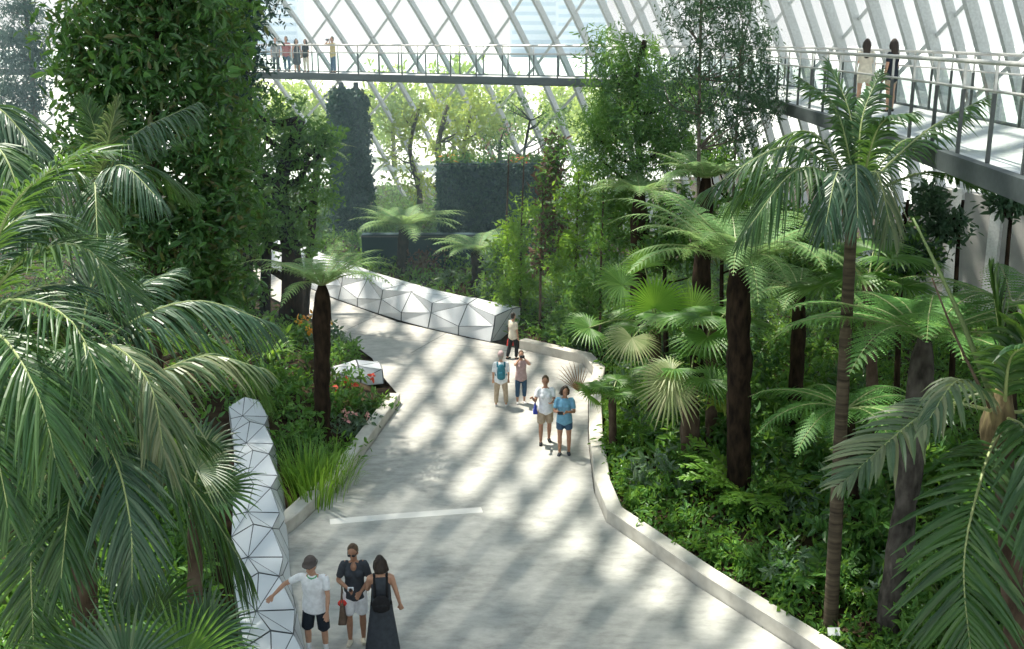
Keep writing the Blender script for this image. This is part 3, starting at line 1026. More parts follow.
lp('large foreground palm at the left edge with long fronds rising and arching right', -70, y, (-30, 330), .14, [
    (PX((-30, 322, y), (10, 210, y - .1), (68, 160, y - .2), (112, 152, y - .3)), dict(L=.75, n=67, droop=.28, vee=.1, W=0.0168, lean=.5, start=.3)),
    (PX((-30, 326, y), (20, 262, y - .2), (80, 246, y - .4), (135, 300, y - .5)), dict(L=.7, n=67, droop=.35, vee=.1, W=0.0168, lean=.6)),
    (PX((-30, 326, y), (10, 300, y - .9), (70, 320, y - 1.5), (110, 400, y - 1.9)), dict(L=.62, n=46, droop=.45, vee=.08, jit=.16, W=.0125, mats='palm')),
    (PX((-30, 326, y), (5, 340, y - 1.3), (40, 400, y - 1.9), (60, 480, y - 2.2)), dict(L=.7, n=62, droop=.5, vee=.05, W=0.0192)),
    (PX((-30, 326, y), (-10, 250, y + .6), (30, 215, y + 1.0), (80, 235, y + 1.4)), dict(L=.7, n=62, droop=.4, vee=.05, W=0.0168, mats='palm_blue')),
    (PX((-30, 326, y), (30, 290, y + .6), (90, 290, y + 1.2), (140, 340, y + 1.5)), dict(L=.65, n=62, droop=.5, vee=.05, W=0.0168, mats='palm_blue')),
    (PX((-30, 326, y), (-60, 240, y), (-110, 230, y)), dict(L=.7, n=54, droop=.4, vee=.05)),
    (PX((-30, 330, y), (-10, 420, y - 1.0), (10, 520, y - 1.5)), dict(L=.65, n=59, droop=.4, vee=.05, W=0.0192)),
], 'palm')
y = 12.2
lp('palm behind the pale faceted wall with fronds arching over towards the flower bed', 70, y, (78, 372), .13, [
    (PX((80, 366, y), (131, 322, y), (198, 301, y + .2), (270, 322, y + .3)), dict(L=.75, n=72, droop=.85, vee=0, W=0.0184, mats='palm_blue')),
    (PX((80, 370, y), (142, 376, y - .5), (205, 356, y - .4), (262, 368, y - .3)), dict(L=.6, n=67, droop=.7, vee=0, W=0.0208, mats='palm_pale')),
    (PX((80, 368, y), (110, 345, y - .8), (150, 385, y - 1.3), (165, 460, y - 1.6)), dict(L=.65, n=62, droop=.7, vee=0, W=0.0208, mats='palm_pale')),
    (PX((76, 368, y), (50, 320, y - .6), (0, 322, y - 1.1)), dict(L=.7, n=62, droop=.7, vee=0, W=0.0184)),
    (PX((76, 370, y), (60, 350, y - 1.1), (25, 410, y - 1.8)), dict(L=.7, n=62, droop=.7, vee=0, W=0.0208)),
    (PX((80, 368, y), (120, 300, y + .5), (176, 270, y + .9)), dict(L=.6, n=62, droop=.5, vee=.1, W=0.0168, mats='palm_blue')),
    (PX((80, 368, y), (84, 345, y - 1.2), (96, 430, y - 2.0)), dict(L=.7, n=62, droop=.6, vee=0, W=0.0208)),
    (PX((78, 366, y), (90, 290, y + .4), (112, 240, y + .8)), dict(L=.6, n=62, droop=.3, vee=.1, W=0.0168, mats='palm_blue')),
    (PX((80, 370, y), (150, 330, y + 1.0), (225, 345, y + 1.6), (268, 395, y + 1.9)), dict(L=.65, n=62, droop=.8, vee=0, W=0.0184)),
], 'palm')
y = 11.6
lp('low palm with a dark frond curving down to the pale faceted wall', 70, y, (84, 470), .13, [
    (PX((86, 462, y), (130, 444, y - .3), (188, 482, y - .3), (248, 572, y - .2)), dict(L=.72, n=75, droop=.9, vee=-.05, W=0.0200)),
    (PX((84, 466, y), (50, 470, y - .8), (32, 540, y - 1.3), (34, 660, y - 1.6)), dict(L=.62, n=62, droop=.2, vee=.0, W=0.0208, up=(.1, -1, .3), lean=.6)),
    (PX((84, 466, y), (110, 450, y - 1.0), (130, 520, y - 1.6), (132, 600, y - 1.8)), dict(L=.6, n=62, droop=.5, vee=0, W=0.0208, mats='palm_blue')),
    (PX((82, 464, y), (40, 420, y), (-10, 440, y - .2)), dict(L=.7, n=62, droop=.6, vee=0, W=0.0200)),
    (PX((84, 466, y), (70, 500, y - 1.2), (60, 590, y - 1.8)), dict(L=.6, n=62, droop=.4, vee=0, W=0.0208)),
    (PX((86, 462, y), (140, 420, y + .8), (210, 440, y + 1.4)), dict(L=.6, n=62, droop=.6, vee=0, W=0.0192)),
], 'palm')


# ------------------------------------------------------------------ fan palms
def fan_palm(label, base, top, rad, fans, bark='bark_brown', group=None):
    base = np.array(base, float); top = np.asarray(top, float)
    base[2] = float(hgt(base[0], base[1]))
    root = empty('fan_palm', base, label, 'fan palm', group)
    mb = MB()
    tp = spline([base - [0, 0, .1], (base + top) / 2, top], 16)
    tube(mb, tp, np.linspace(rad * 1.15, rad, 16), 10, 0, jit=.12)
    mb.build('trunk', M[bark], root, True)
    for hub, axis, normal, Rd, kw in fans:
        kw = dict(kw); mm = kw.pop('mats', 'fan')
        mb = MB()
        fanleaf(mb, hub, axis, normal, Rd, foot=top, **kw)
        mb.build('dead_fan' if mm == 'dead' else 'fan_leaf', [M[mm], M['dead' if mm == 'dead' else 'rachis']], root)
    return root


def rfans(top, n, reach, Rd, seed_az=0.0, el=(.1, .9), **kw):
    out = []
    for i in range(n):
        a = seed_az + i * 2.4
        e = el[0] + (el[1] - el[0]) * (i / max(1, n - 1))
        d = np.array([math.cos(a) * math.cos(e), math.sin(a) * math.cos(e), math.sin(e)])
        hub = np.asarray(top) + d * reach * (.8 + .4 * R.random())
        out.append((hub, nrm(d * [1, 1, .4] - Z * .25), nrm(Z + d * .3 * [1, 1, 0] * 1.0), Rd * (.9 + .2 * R.random()), dict(kw)))
    return out


y = 24.5
b = bed(690, 475); y = b[1]
top = P(690, 385, y)
fan_palm('fan palm with a thick trunk and a big pale half-dead fan facing the path', b, top, .2,
         rfans(top, 5, .7, .75, .4, (.2, .8)) + [
             (P(672, 382, y - .7), (-.35, -.3, -.6), (0, -1, .5), .95, dict(mats='fan_pale', spread=1.9, droop=.15, n=30)),
             (P(712, 380, y - .5), (.7, -.2, -.1), (.1, -.6, 1), .75, dict()),
             (P(672, 372, y - .4), (-.8, -.3, .0), (0, -.6, 1), .7, dict(mats='fan_pale'))])
b = P(655, 400, 26.5); b[2] = .8
top = P(655, 330, 26.5)
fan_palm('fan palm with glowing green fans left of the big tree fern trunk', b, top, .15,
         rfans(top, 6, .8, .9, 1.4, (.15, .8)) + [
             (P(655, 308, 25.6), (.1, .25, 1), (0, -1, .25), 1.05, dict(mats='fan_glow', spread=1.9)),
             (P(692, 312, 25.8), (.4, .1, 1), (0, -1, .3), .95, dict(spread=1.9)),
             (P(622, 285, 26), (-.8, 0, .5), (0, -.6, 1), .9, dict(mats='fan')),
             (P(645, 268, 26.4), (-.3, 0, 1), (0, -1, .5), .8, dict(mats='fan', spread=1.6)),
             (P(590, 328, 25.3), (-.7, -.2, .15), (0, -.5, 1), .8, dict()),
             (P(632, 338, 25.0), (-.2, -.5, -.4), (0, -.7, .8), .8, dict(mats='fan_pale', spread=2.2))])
b = P(614, 440, 25); b[2] = .3
top = P(612, 398, 25.4)
fan_palm('small fan palm at the kerb with a dry brown leaf hanging over the path', b, top, .09,
         rfans(top, 5, .5, .6, .3, (.3, .9)) + [
             (P(579, 392, 25.3), (-.25, .1, .9), (-.3, -1, .2), .85, dict(mats='dead', n=11, spread=.65, solid=.25, droop=.1)),
             (P(590, 395, 25.1), (-.4, -.3, .3), (0, -.5, 1), .6, dict())])
b = P(715, 380, 23.8); b[2] = .9
top = P(712, 330, 24.2)
fan_palm('fan palm close beside the big tree fern trunk with broad dark fans', b, top, .13, rfans(top, 8, .75, .9, 2.0, (-.1, .8)))
b = P(890, 330, 22); b[2] = 1.6
top = P(868, 285, 22)
fan_palm('fan palm in the shade behind the ringed palm trunk', b, top, .12, rfans(top, 9, .8, 1.0, .8, (-.1, .9)))
# left foreground fans
y = 9.6
b = P(130, 900, y); b[2] = .2
top = P(130, 690, y)
fan_palm('foreground fan palm at the bottom left with blue-green pleated fans', b, top, .12, [
    (P(128, 672, y - .2), (.05, .1, 1), (0, -1, .25), .88, dict(mats='palm_blue', spread=1.7, droop=.1, solid=.45)),
    (P(182, 668, y + .2), (.25, .1, 1), (.1, -1, .3), .95, dict(mats='fan', spread=1.5, droop=.2, solid=.4)),
    (P(205, 640, y + .6), (.6, .1, .75), (.1, -.8, .7), .75, dict(mats='palm_blue', spread=1.7)),
    (P(85, 670, y + .3), (-.5, 0, .9), (0, -1, .4), .85, dict(mats='palm', spread=1.7)),
    (P(250, 690, y - .4), (.4, -.1, .8), (.2, -.7, .8), .65, dict(mats='fan', spread=1.2, n=20)),
    (P(150, 620, y + 1.0), (.1, .3, 1), (0, -1, .4), .8, dict(mats='palm', spread=1.7)),
])
y = 14.6
b = P(190, 640, y); b[2] = .3
top = P(195, 500, y)
fan_palm('fan palm between the arching fronds and the pale faceted wall with an upturned fan', b, top, .1, [
    (P(196, 470, y), (.7, .1, .6), (0, -.8, .9), .85, dict(mats='palm_pale', spread=1.5)),
    (P(180, 462, y + .4), (.1, .3, 1), (0, -1, .5), .8, dict(mats='palm')),
    (P(215, 492, y - .1), (1, 0, .1), (0, -.5, 1), .7, dict(mats='palm')),
    (P(200, 455, y + .6), (.5, .4, .8), (0, -1, .7), .75, dict(mats='palm_blue')),
])


# ------------------------------------------------------------------ trees
def ell(px, py, Yc, rx, ry, rz):
    """ellipsoid centred on a pixel at depth Yc, radii in metres"""
    return (P(px, py, Yc), (rx, ry, rz))


def gz(p):
    p = np.array(p, float); p[2] = float(hgt(p[0], p[1])); return p


# big glossy dark tree on the left
Yt = 29.0
b = gz(P(150, 330, Yt))
bl = [ell(132, 40, Yt, 2.0, 2.0, 1.8), ell(190, 50, Yt, 1.7, 1.8, 1.9), ell(97, 65, Yt - .5, 1.0, 1.3, 1.4), ell(160, -40, Yt, 2.3, 2, 1.8),
      ell(150, 130, Yt - .8, 2.0, 1.6, 1.5), ell(210, 150, Yt - .4, 1.3, 1.4, 1.4), ell(130, 215, Yt - .6, 1.5, 1.4, 1.2), ell(195, 230, Yt - .5, 1.4, 1.4, 1.4),
      ell(170, 285, Yt - .4, 1.5, 1.2, 1.0), ell(225, 205, Yt, 1.0, 1.1, 1.2), ell(100, 140, Yt, 1.2, 1.2, 1.2), ell(225, 290, Yt, .8, 1, .9)]
tree('broadleaf_tree', 'huge dense dark broadleaf tree with glossy leaves and bronze undersides, upper left', 'tree', b, [b - [0, 0, .2], P(155, 200, Yt), P(160, -60, Yt)], .22, bl, 2300, 9, .26, ['dark_leaf'], 'bark_brown', spread=.32, aspect=.4)
# tall dark tree behind it
Yt = 38.0
b = gz(P(250, 330, Yt))
bl = [ell(232, 20, Yt, 1.4, 1.4, 1.7), ell(230, 75, Yt, 1.2, 1.3, 1.4), ell(238, -30, Yt, 1.6, 1.5, 1.7), ell(225, 110, Yt, 1.1, 1.1, 1.0), ell(215, 40, Yt, 1.0, 1.2, 1.4)]
tree('broadleaf_tree', 'dark blue-green narrow tree rising above the end of the far walkway', 'tree', b, [b - [0, 0, .2], P(246, 150, Yt), P(248, -20, Yt)], .2, bl, 1300, 9, .2, ['deep_leaf'], 'bark_dark', spread=.3)
# green tree with bare trunks at the far path
Yt = 37.0
b = gz(P(290, 327, Yt))
bl = [ell(268, 130, Yt, 1.5, 1.4, 1.2), ell(305, 150, Yt, 1.2, 1.2, 1.0), ell(262, 185, Yt - .5, 1.2, 1.2, 1.0), ell(318, 190, Yt, .8, .9, .9), ell(290, 215, Yt - .4, 1.1, 1.0, .9), ell(245, 225, Yt, 1.2, 1.2, 1.1), ell(300, 245, Yt, .7, .8, .6), ell(325, 140, Yt, .6, .7, .5), ell(240, 160, Yt, 1.0, 1.0, 1.0)]
t_ = tree('broadleaf_tree', 'mid green tree with mossy thick trunk at the edge of the far path', 'tree', b, [b - [0, 0, .2], P(292, 260, Yt), P(280, 190, Yt), P(300, 120, Yt)], .42, bl, 800, 9, .2, ['mid_leaf'], 'bark_dark', spread=.3)
b2 = gz(P(265, 320, 38.5))
tree('broadleaf_tree', 'slim tree beside the mossy trunk with leaves from low down', 'tree', b2, [b2 - [0, 0, .2], P(266, 230, 38.5), P(258, 150, 38.5)], .22,
     [ell(240, 250, 38.5, .9, .9, .9), ell(250, 290, 38.0, .7, .8, .5), ell(225, 265, 38, .9, .9, .9)], 330, 9, .2, ['mid_leaf'], 'bark_dark')
# hazy conifer far left
Yt = 52.0
b = gz(P(30, 250, Yt))
bl = [ell(22, y_, Yt, r_, r_, .55) for y_, r_ in ((-20, .9), (10, 1.2), (35, 1.4), (62, 1.3), (85, 1.6), (105, 1.3), (128, .9))] + [ell(8, 40, Yt, .9, .9, .5), ell(34, 50, Yt, .8, .9, .4)]
tree('conifer_tree', 'hazy blue-grey conifer in thin layers at the far upper left', 'tree', b, [b - [0, 0, .2], P(36, 130, Yt), P(22, -30, Yt)], .16, bl, 800, 9, .25, ['conifer'], 'bark_grey', spread=.3, aspect=.22, droop=.4)

# vine-clad pillar carrying the walkway
Yv = 53.0
b = gz(P(355, 280, Yv)); ptop = P(355, 92, Yv)
pil = empty('vine_column', b, 'tall column clad in dark ivy under the far walkway', 'column')
for dx in (-.32, .38):
    mb = MB(); tube(mb, [b + [dx, 0, -.2], [b[0] + dx, b[1], ptop[2]], [b[0] + dx, b[1], ZD - .35]], .12, 8); mb.build('post', M['girder'], pil, True)
mb = MB(); tube(mb, [b, [b[0], b[1], b[2] + 2], [b[0], b[1], ptop[2]]], [.85, .78, .68], 14, jit=.05); mb.build('core', M['darkwall'], pil)
mb = MB()
n = 2600
a = R.random(n) * 2 * PI; hh = R.random(n); rr = np.interp(hh, [0, .1, .95, 1], [1.05, .88, .78, .55]) + .1 * R.standard_normal(n)
pp = np.c_[b[0] + rr * np.cos(a), b[1] + rr * np.sin(a), b[2] + hh * (ptop[2] - b[2] + .15)]
leafcloud(mb, pp, 6, .15, spread=.16, droop=.5, aspect=.7)
mb.build('ivy', M['deep_leaf'], pil)

# yellow-green backlit trees
for px, Yc, lab, bl in (
        (408, 55, 'slender yellow-green tree with sparse backlit leaves next to the vine-clad column', [(405, 130, 1.1, 1.2), (398, 165, .8, 1.0), (425, 110, 1.0, .8), (415, 185, .8, .7)]),
        (436, 57, 'yellow-green tree with leaning dark trunk left of the green wall', [(450, 115, 1.2, 1.1), (440, 150, 1.1, 1.0), (465, 135, .9, 1.0), (430, 185, .7, .7)]),
        (462, 58, 'thin pale lime tree whose crown fades into the glass above the green wall', [(478, 105, .9, .9), (470, 150, .8, .9), (492, 130, .7, .8)])):
    b = gz(P(px + 8, 250, Yc))
    tree('broadleaf_tree', lab, 'tree', b, [b, P(px + 12, 195, Yc), P(px + 2, 150, Yc), P(px + 12, 105, Yc)], .16 if px != 436 else .24, [ell(x, y_, Yc, rx, rx, rz) for x, y_, rx, rz in bl], 170, 6, .24, ['lime_leaf'], 'bark_brown', spread=.35)
# bare-branched little tree
Yc = 52
b = gz(P(527, 240, Yc))
tree('small_tree', 'little tree with twisting dark bare branches under the walkway', 'tree', b, [b, P(527, 200, Yc), P(523, 165, Yc), P(530, 120, Yc)], .11, [ell(515, 105, Yc, .8, .6, .4), ell(545, 118, Yc, .8, .6, .5), ell(500, 140, Yc, .7, .6, .6), ell(550, 140, Yc, .5, .5, .5)], 60, 5, .2, ['mid_leaf'], 'bark_dark', spread=.3, nbr=3)
Yc = 51
b = gz(P(497, 240, Yc))
tree('small_tree', 'wispy small tree with red blossom standing above the green wall', 'tree', b, [b, P(496, 190, Yc), P(500, 145, Yc)], .07, [ell(495, 150, Yc, .8, .6, .6), ell(508, 130, Yc, .5, .5, .4), ell(512, 165, Yc, .6, .5, .4)], 60, 5, .17, ['mid_leaf', 'pink_flower'], 'bark_dark', spread=.3, ms=[3, 1])

# bushy feathery tree in the middle
Yt = 33.0
b = gz(P(640, 330, Yt))
bl = [ell(610, 60, Yt, .8, .9, 1.1), ell(640, 75, Yt, .9, .9, 1.1), ell(625, 110, Yt, 1.4, 1.3, 1.0), ell(600, 120, Yt - .4, .9, .9, .7), ell(660, 115, Yt, 1.2, 1.2, .9), ell(640, 150, Yt - .4, 1.5, 1.3, .8), ell(600, 155, Yt, .9, .9, .6), ell(690, 100, Yt + .5, 1.0, 1.0, .8), ell(625, 185, Yt, 1.0, 1, .6), ell(680, 150, Yt, 1, 1, .8)]
tree('evergreen_tree', 'bushy bright green evergreen standing in front of the walkway bend', 'tree', b, [b, P(640, 180, Yt), P(635, 90, Yt), P(645, 40, Yt)], .16, bl, 1500, 12, .17, ['mid_leaf'], 'bark_dark', spread=.28, aspect=.22, upb=.2, droop=.2)
# tall airy tree
Yt = 27.5
b = gz(P(700, 420, Yt))
bl = [ell(690, 20, Yt, .8, .8, .6), ell(720, 5, Yt, .9, .9, .7), ell(735, 45, Yt, .9, .8, .6), ell(700, 65, Yt, .8, .8, .5), ell(745, 80, Yt, .8, .8, .5), ell(715, 105, Yt, .9, .8, .5), ell(690, 115, Yt, .6, .6, .4), ell(755, 110, Yt, .6, .6, .4), ell(670, 85, Yt, .6, .6, .4), ell(700, -25, Yt, .9, .9, .6), ell(735, 130, Yt, .6, .6, .4)]
tree('airy_tree', 'tall airy tree with a pole-thin trunk and fine grey-green sprays against the ribs', 'tree', b, [b, P(699, 250, Yt), P(699, 120, Yt), P(702, -30, Yt)], .07, bl, 760, 9, .12, ['airy_leaf'], 'bark_grey', spread=.26, aspect=.3, droop=.25, nbr=3)
b = gz(P(726, 400, 28.5))
tree('airy_tree', 'second pole-thin trunk with fine sprays just right of the tall airy tree', 'tree', b, [b, P(733, 200, 28.5), P(740, 60, 28.5)], .05, [ell(748, 40, 28.5, .7, .7, .5), ell(760, 75, 28.5, .7, .7, .5), ell(738, 140, 28.5, .7, .7, .4), ell(770, 105, 28.5, .6, .6, .4), ell(742, 0, 28.5, .6, .6, .5)], 300, 9, .12, ['airy_leaf'], 'bark_grey', spread=.26, aspect=.3, droop=.25, nbr=3)

# bright shrubby saplings beyond the white planter
for px, py, Yc, lab, mt, bl in (
        (540, 335, 35.5, 'thin young tree with reddish-brown leaves in front of the green wall', ['red_leaf', 'mid_leaf'], [(550, 180, .5, .7), (552, 220, .5, .8), (545, 255, .5, .6), (556, 150, .4, .5)]),
        (520, 330, 37, 'loose light green sapling behind the end of the white planter', ['bright_leaf'], [(515, 245, .7, .7), (520, 280, .8, .7), (505, 300, .6, .5), (530, 215, .6, .6)]),
        (575, 335, 34.5, 'dense yellow-green sapling between the planter and the bushy evergreen', ['bright_leaf'], [(575, 200, .7, .6), (580, 240, .8, .7), (565, 270, .7, .6), (590, 175, .6, .4), (600, 215, .7, .6)]),
        (600, 345, 33, 'leafy green sapling shaded below the bushy evergreen', ['mid_leaf'], [(610, 240, .8, .7), (590, 285, .8, .7), (620, 210, .7, .5), (585, 310, .6, .4)]),
        (505, 322, 38.5, 'pale leafed sapling standing against the dark green wall', ['bright_leaf', 'silver_leaf'], [(500, 260, .6, .5), (495, 285, .7, .5), (515, 235, .5, .5), (525, 305, .6, .4)])):
    b = gz(P(px, py, Yc))
    tree('sapling', lab, 'small tree', b, [b, P(px + 1, py - 80, Yc), P(px + 4, py - 170, Yc)], .05, [ell(x, y_, Yc, rx, rx, rz) for x, y_, rx, rz in bl], 300, 9, .17, mt, 'bark_brown', spread=.25, ms=[1] * len(mt))

# shaded trees under the walkway on the right
for px, py, Yc, lab, bl, mt in (
        (905, 330, 24, 'dark shrubby tree in the shade behind the ringed palm', [(900, 240, .6, .5), (915, 258, .6, .5), (890, 268, .6, .5)], ['airy_leaf', 'mid_leaf']),
        (960, 330, 24.5, 'open-branched small tree in front of the grey wall panels', [(945, 228, .5, .3), (930, 200, .4, .3)], ['airy_leaf']),
        (1010, 330, 23, 'thin dark tree in front of the grey wall at the right edge', [(1012, 200, .4, .3)], ['airy_leaf']),
        (668, 330, 30.5, 'dark leafy small tree behind the glowing fan palm', [(668, 235, 1.0, .7), (650, 255, .8, .6), (690, 250, .8, .6), (675, 205, .7, .5)], ['mid_leaf', 'dark_leaf']),
        (725, 330, 29, 'dark leafy small tree right behind the crown of the biggest tree fern', [(720, 215, .9, .6), (740, 240, .9, .7), (715, 160, .7, .5), (755, 200, .8, .6)], ['mid_leaf', 'dark_leaf']),
        (800, 300, 30, 'leafy dark tree filling the gap below the walkway left of the ringed palm', [(775, 215, 1.0, .7), (800, 240, 1.1, .8), (760, 180, .8, .6), (820, 260, .9, .7), (785, 270, 1.0, .6)], ['mid_leaf', 'dark_leaf'])):
    b = gz(P(px, py, Yc))
    tree('small_tree', lab, 'small tree', b, [b, P(px - 3, py - 70, Yc), P(px + 3, py - 130, Yc)], .08, [ell(x, y_, Yc, rx, rx, rz) for x, y_, rx, rz in bl], 65 * len(bl), 8, .18, mt, 'bark_dark', spread=.28, ms=[1] * len(mt))

# ------------------------------------------------------------------ green wall and dark wall
def block_wall(name, x0, x1, Yc, zt, thick, mat, lab, ivy=None):
    root = empty(name, ((x0 + x1) / 2, Yc, 0), lab, 'garden wall')
    mb = MB(); box(mb, [(x0 + x1) / 2, Yc + thick / 2, zt / 2], [(x1 - x0) / 2, 0, 0], [0, thick / 2, 0], [0, 0, zt / 2 + .1]); mb.build('wall_body', M[mat], root)
    mb = MB(); box(mb, [(x0 + x1) / 2, Yc + thick / 2, zt + .02], [(x1 - x0) / 2 + .03, 0, 0], [0, thick / 2 + .03, 0], [0, 0, .03]); mb.build('coping', M['joint'], root)
    if ivy:
        mb = MB()
        n = ivy
        pp = np.c_[x0 + R.random(n) * (x1 - x0), np.full(n, Yc - .05), .3 + R.random(n) * (zt - .2)]
        leafcloud(mb, pp, 7, .13, spread=.13, droop=.5, aspect=.6)
        m2 = n // 4
        pp = np.c_[np.full(m2, x0 - .04), Yc + R.random(m2) * thick, .3 + R.random(m2) * (zt - .2)]
        leafcloud(mb, pp, 7, .13, spread=.13, droop=.5, aspect=.6)
        mb.build('living_wall_leaves', M['deep_leaf'], root)
        mb = MB()
        n = 150
        pp = np.c_[x0 + R.random(n) * (x1 - x0), Yc + R.random(n) * thick, zt + .05 + .35 * R.random(n) ** 2]
        leafcloud(mb, pp, 7, .2, ms=[16, 1, 1], spread=.2)
        mb.build('top_plants', [M['mid_leaf'], M['red_flower'], M['orange_flower']], root)
    return root


Yw = 47.0
zt = P(480, 166, Yw)[2]
block_wall('garden_wall', P(440, 200, Yw)[0], P(545, 200, Yw)[0], Yw, zt, 1.4, 'darkwall', 'tall square green wall covered in dark blue-green foliage with flowers on top', 1500)
Yw = 45.4
zt = P(400, 237, Yw)[2]
block_wall('garden_wall', P(362, 250, Yw)[0], P(520, 250, Yw)[0], Yw, zt, .5, 'darkwall', 'low smooth dark wall behind the white faceted planter')

# ------------------------------------------------------------------ shrubs, ferns and flowers
shrub('shrub', 'dark reddish dome-shaped shrub behind the white faceted planter', 'shrub', P(425, 268, 43.5), .9, 1.2, 420, .2, ['red_leaf'])
shrub('shrub', 'pale low shrub at the foot of the short tree fern behind the planter', 'shrub', P(452, 285, 42), .8, .6, 240, .2, ['silver_leaf', 'bright_leaf'])
blades('strap_leaf_plant', 'bright green strap-leaved plant beside the arching palm frond on the left', 'plant', G(272, 368, .3), 46, 1.25, .05, ['bright_leaf'], .75)
blades('strap_leaf_plant', 'second strap-leaved plant under the mossy trunk', 'plant', G(248, 352, .3), 36, 1.1, .05, ['mid_leaf'], .75)
blades('grass_clump', 'bright yellow-green tall grass clump at the near tip of the flower bed', 'grass', G(311, 490, .2), 300, 1.3, .014, ['bright_leaf'], .3, spread=2.0)
blades('grass_clump', 'finer green grass clump beside the black fern trunk in the flower bed', 'grass', G(326, 474, .2), 260, 1.1, .012, ['bright_leaf'], .35, spread=1.9)
blades('grass_clump', 'darker grass against the pale faceted wall in the flower bed', 'grass', G(303, 478, .2), 200, 1.1, .012, ['mid_leaf'], .3, spread=1.4)
for (px, py), lab, args in (
        ((348, 402), 'shrub with red-orange flowers in the flower bed near its kerb', (.55, .7, 260, .16, ['mid_leaf'], None, None, .42, .6, ('red_flower', 5, .13))),
        ((352, 425), 'pink-flowered shrub in the flower bed below the red flowers', (.55, .55, 240, .14, ['silver_leaf', 'mid_leaf'], None, None, .42, .6, ('pink_flower', 6, .09))),
        ((372, 405), 'dark leafy shrub at the upper corner of the flower bed kerb', (.5, .65, 240, .17, ['dark_leaf', 'mid_leaf'])),
        ((383, 397), 'small green shrub at the far tip of the flower bed', (.4, .5, 160, .15, ['mid_leaf'])),
        ((362, 420), 'pale variegated shrub along the flower bed kerb', (.5, .5, 240, .13, ['silver_leaf'])),
        ((338, 446), 'low green shrub along the flower bed kerb halfway down', (.55, .5, 260, .14, ['cover_leaf'])),
        ((330, 415), 'dark leafy shrub right behind the black fern trunk', (.6, .8, 260, .17, ['mid_leaf'])),
        ((305, 440), 'leafy shrub left of the black fern trunk', (.7, .9, 300, .17, ['mid_leaf', 'cover_leaf'])),
        ((285, 420), 'deep green shrub between the fern trunk and the faceted wall', (.7, .9, 300, .17, ['mid_leaf'])),
        ((330, 350), 'variegated pale shrub at the foot of the mossy trunk', (.8, .9, 420, .16, ['silver_leaf', 'mid_leaf'])),
        ((345, 362), 'leafy shrub above the short grey faceted block', (.6, .8, 320, .16, ['mid_leaf', 'silver_leaf'])),
        ((300, 345), 'yellow-flowered shrub in front of the mossy trunk', (.8, .8, 380, .17, ['mid_leaf', 'silver_leaf'], None, None, .42, .6, ('orange_flower', 7, .14))),
        ((270, 395), 'shaded green shrub behind the strap-leaved plant', (.9, .8, 340, .18, ['mid_leaf'])),
        ((288, 452), 'leafy shrub hugging the pale faceted wall beside the grass clumps', (.5, .8, 260, .15, ['mid_leaf', 'cover_leaf'])),
        ((256, 412), 'rounded bush hiding the far end of the pale faceted wall', (.9, 1.0, 380, .18, ['mid_leaf', 'cover_leaf'])),
        ((280, 400), 'bushy plant behind the upper end of the pale faceted wall', (.7, .8, 300, .17, ['mid_leaf'])),
        ((333, 447), 'tiny green shrub tucked inside the flower bed kerb', (.3, .35, 120, .12, ['cover_leaf'])),
        ((316, 470), 'low leafy shrub between the two grass clumps', (.5, .5, 220, .15, ['cover_leaf']))):
    g = G(px, py, .3)
    shrub('shrub', lab, 'shrub', g, *args)

# right bed, marked single plants
def rosette(label, base, n, L, mats, lob=6):
    base = gz(base)
    root = empty('bright_fern', base, label, 'fern')
    for i in range(n):
        a = i * 2.4; l = L * (.7 + .45 * R.random()); e = .5 + .55 * R.random()
        d = np.array([math.cos(a), math.sin(a), 0])
        s = np.linspace(0, 1, 5)[:, None]
        pts = base + [0, 0, .15] + d * l * s * (1 - .15 * s ** 2) + Z * l * (e * s - .45 * s ** 2)
        mb = MB(); pinnate(mb, pts, n=13, L=.3, W=.045, lean=.5, droop=.15, vee=.1, start=.2, rach=.012, tipk=.5)
        mb.build('frond', [M[x] for x in mats], root)
    return root


rosette('bright yellow-green fern rosette at the foot of the big dark fern trunk', P(748, 535, 21.3), 26, 1.7, ['bright_leaf', 'stem'])
rosette('smaller bright fern rosette near the foot of the ringed palm', G(812, 575, .5), 12, .9, ['mid_leaf', 'stem'])
blades('strap_leaf_plant', 'yellow-green strap-leaved plant clinging beside the big dark fern trunk', 'plant', P(722, 410, 22.8), 22, .7, .05, ['lime_leaf'], .8, z0=P(722, 412, 22.8)[2])

bedpoly = np.array([G(*p)[:2] for p in RIGHT_KERB])


def along_kerb(t, off):
    seg = np.linalg.norm(np.diff(bedpoly, axis=0), axis=1); L = np.r_[0, np.cumsum(seg)]
    s = t * L[-1]
    x = np.interp(s, L, bedpoly[:, 0]); y = np.interp(s, L, bedpoly[:, 1])
    i = min(len(seg) - 1, int(np.searchsorted(L, s, 'right') - 1))
    tn_ = (bedpoly[i + 1] - bedpoly[i]) / seg[i]
    nx = np.array([-tn_[1], tn_[0]])
    c = np.array([x, y]) + nx * off
    if in_poly(c[0], c[1], PATH):
        c = np.array([x, y]) - nx * off
    return c


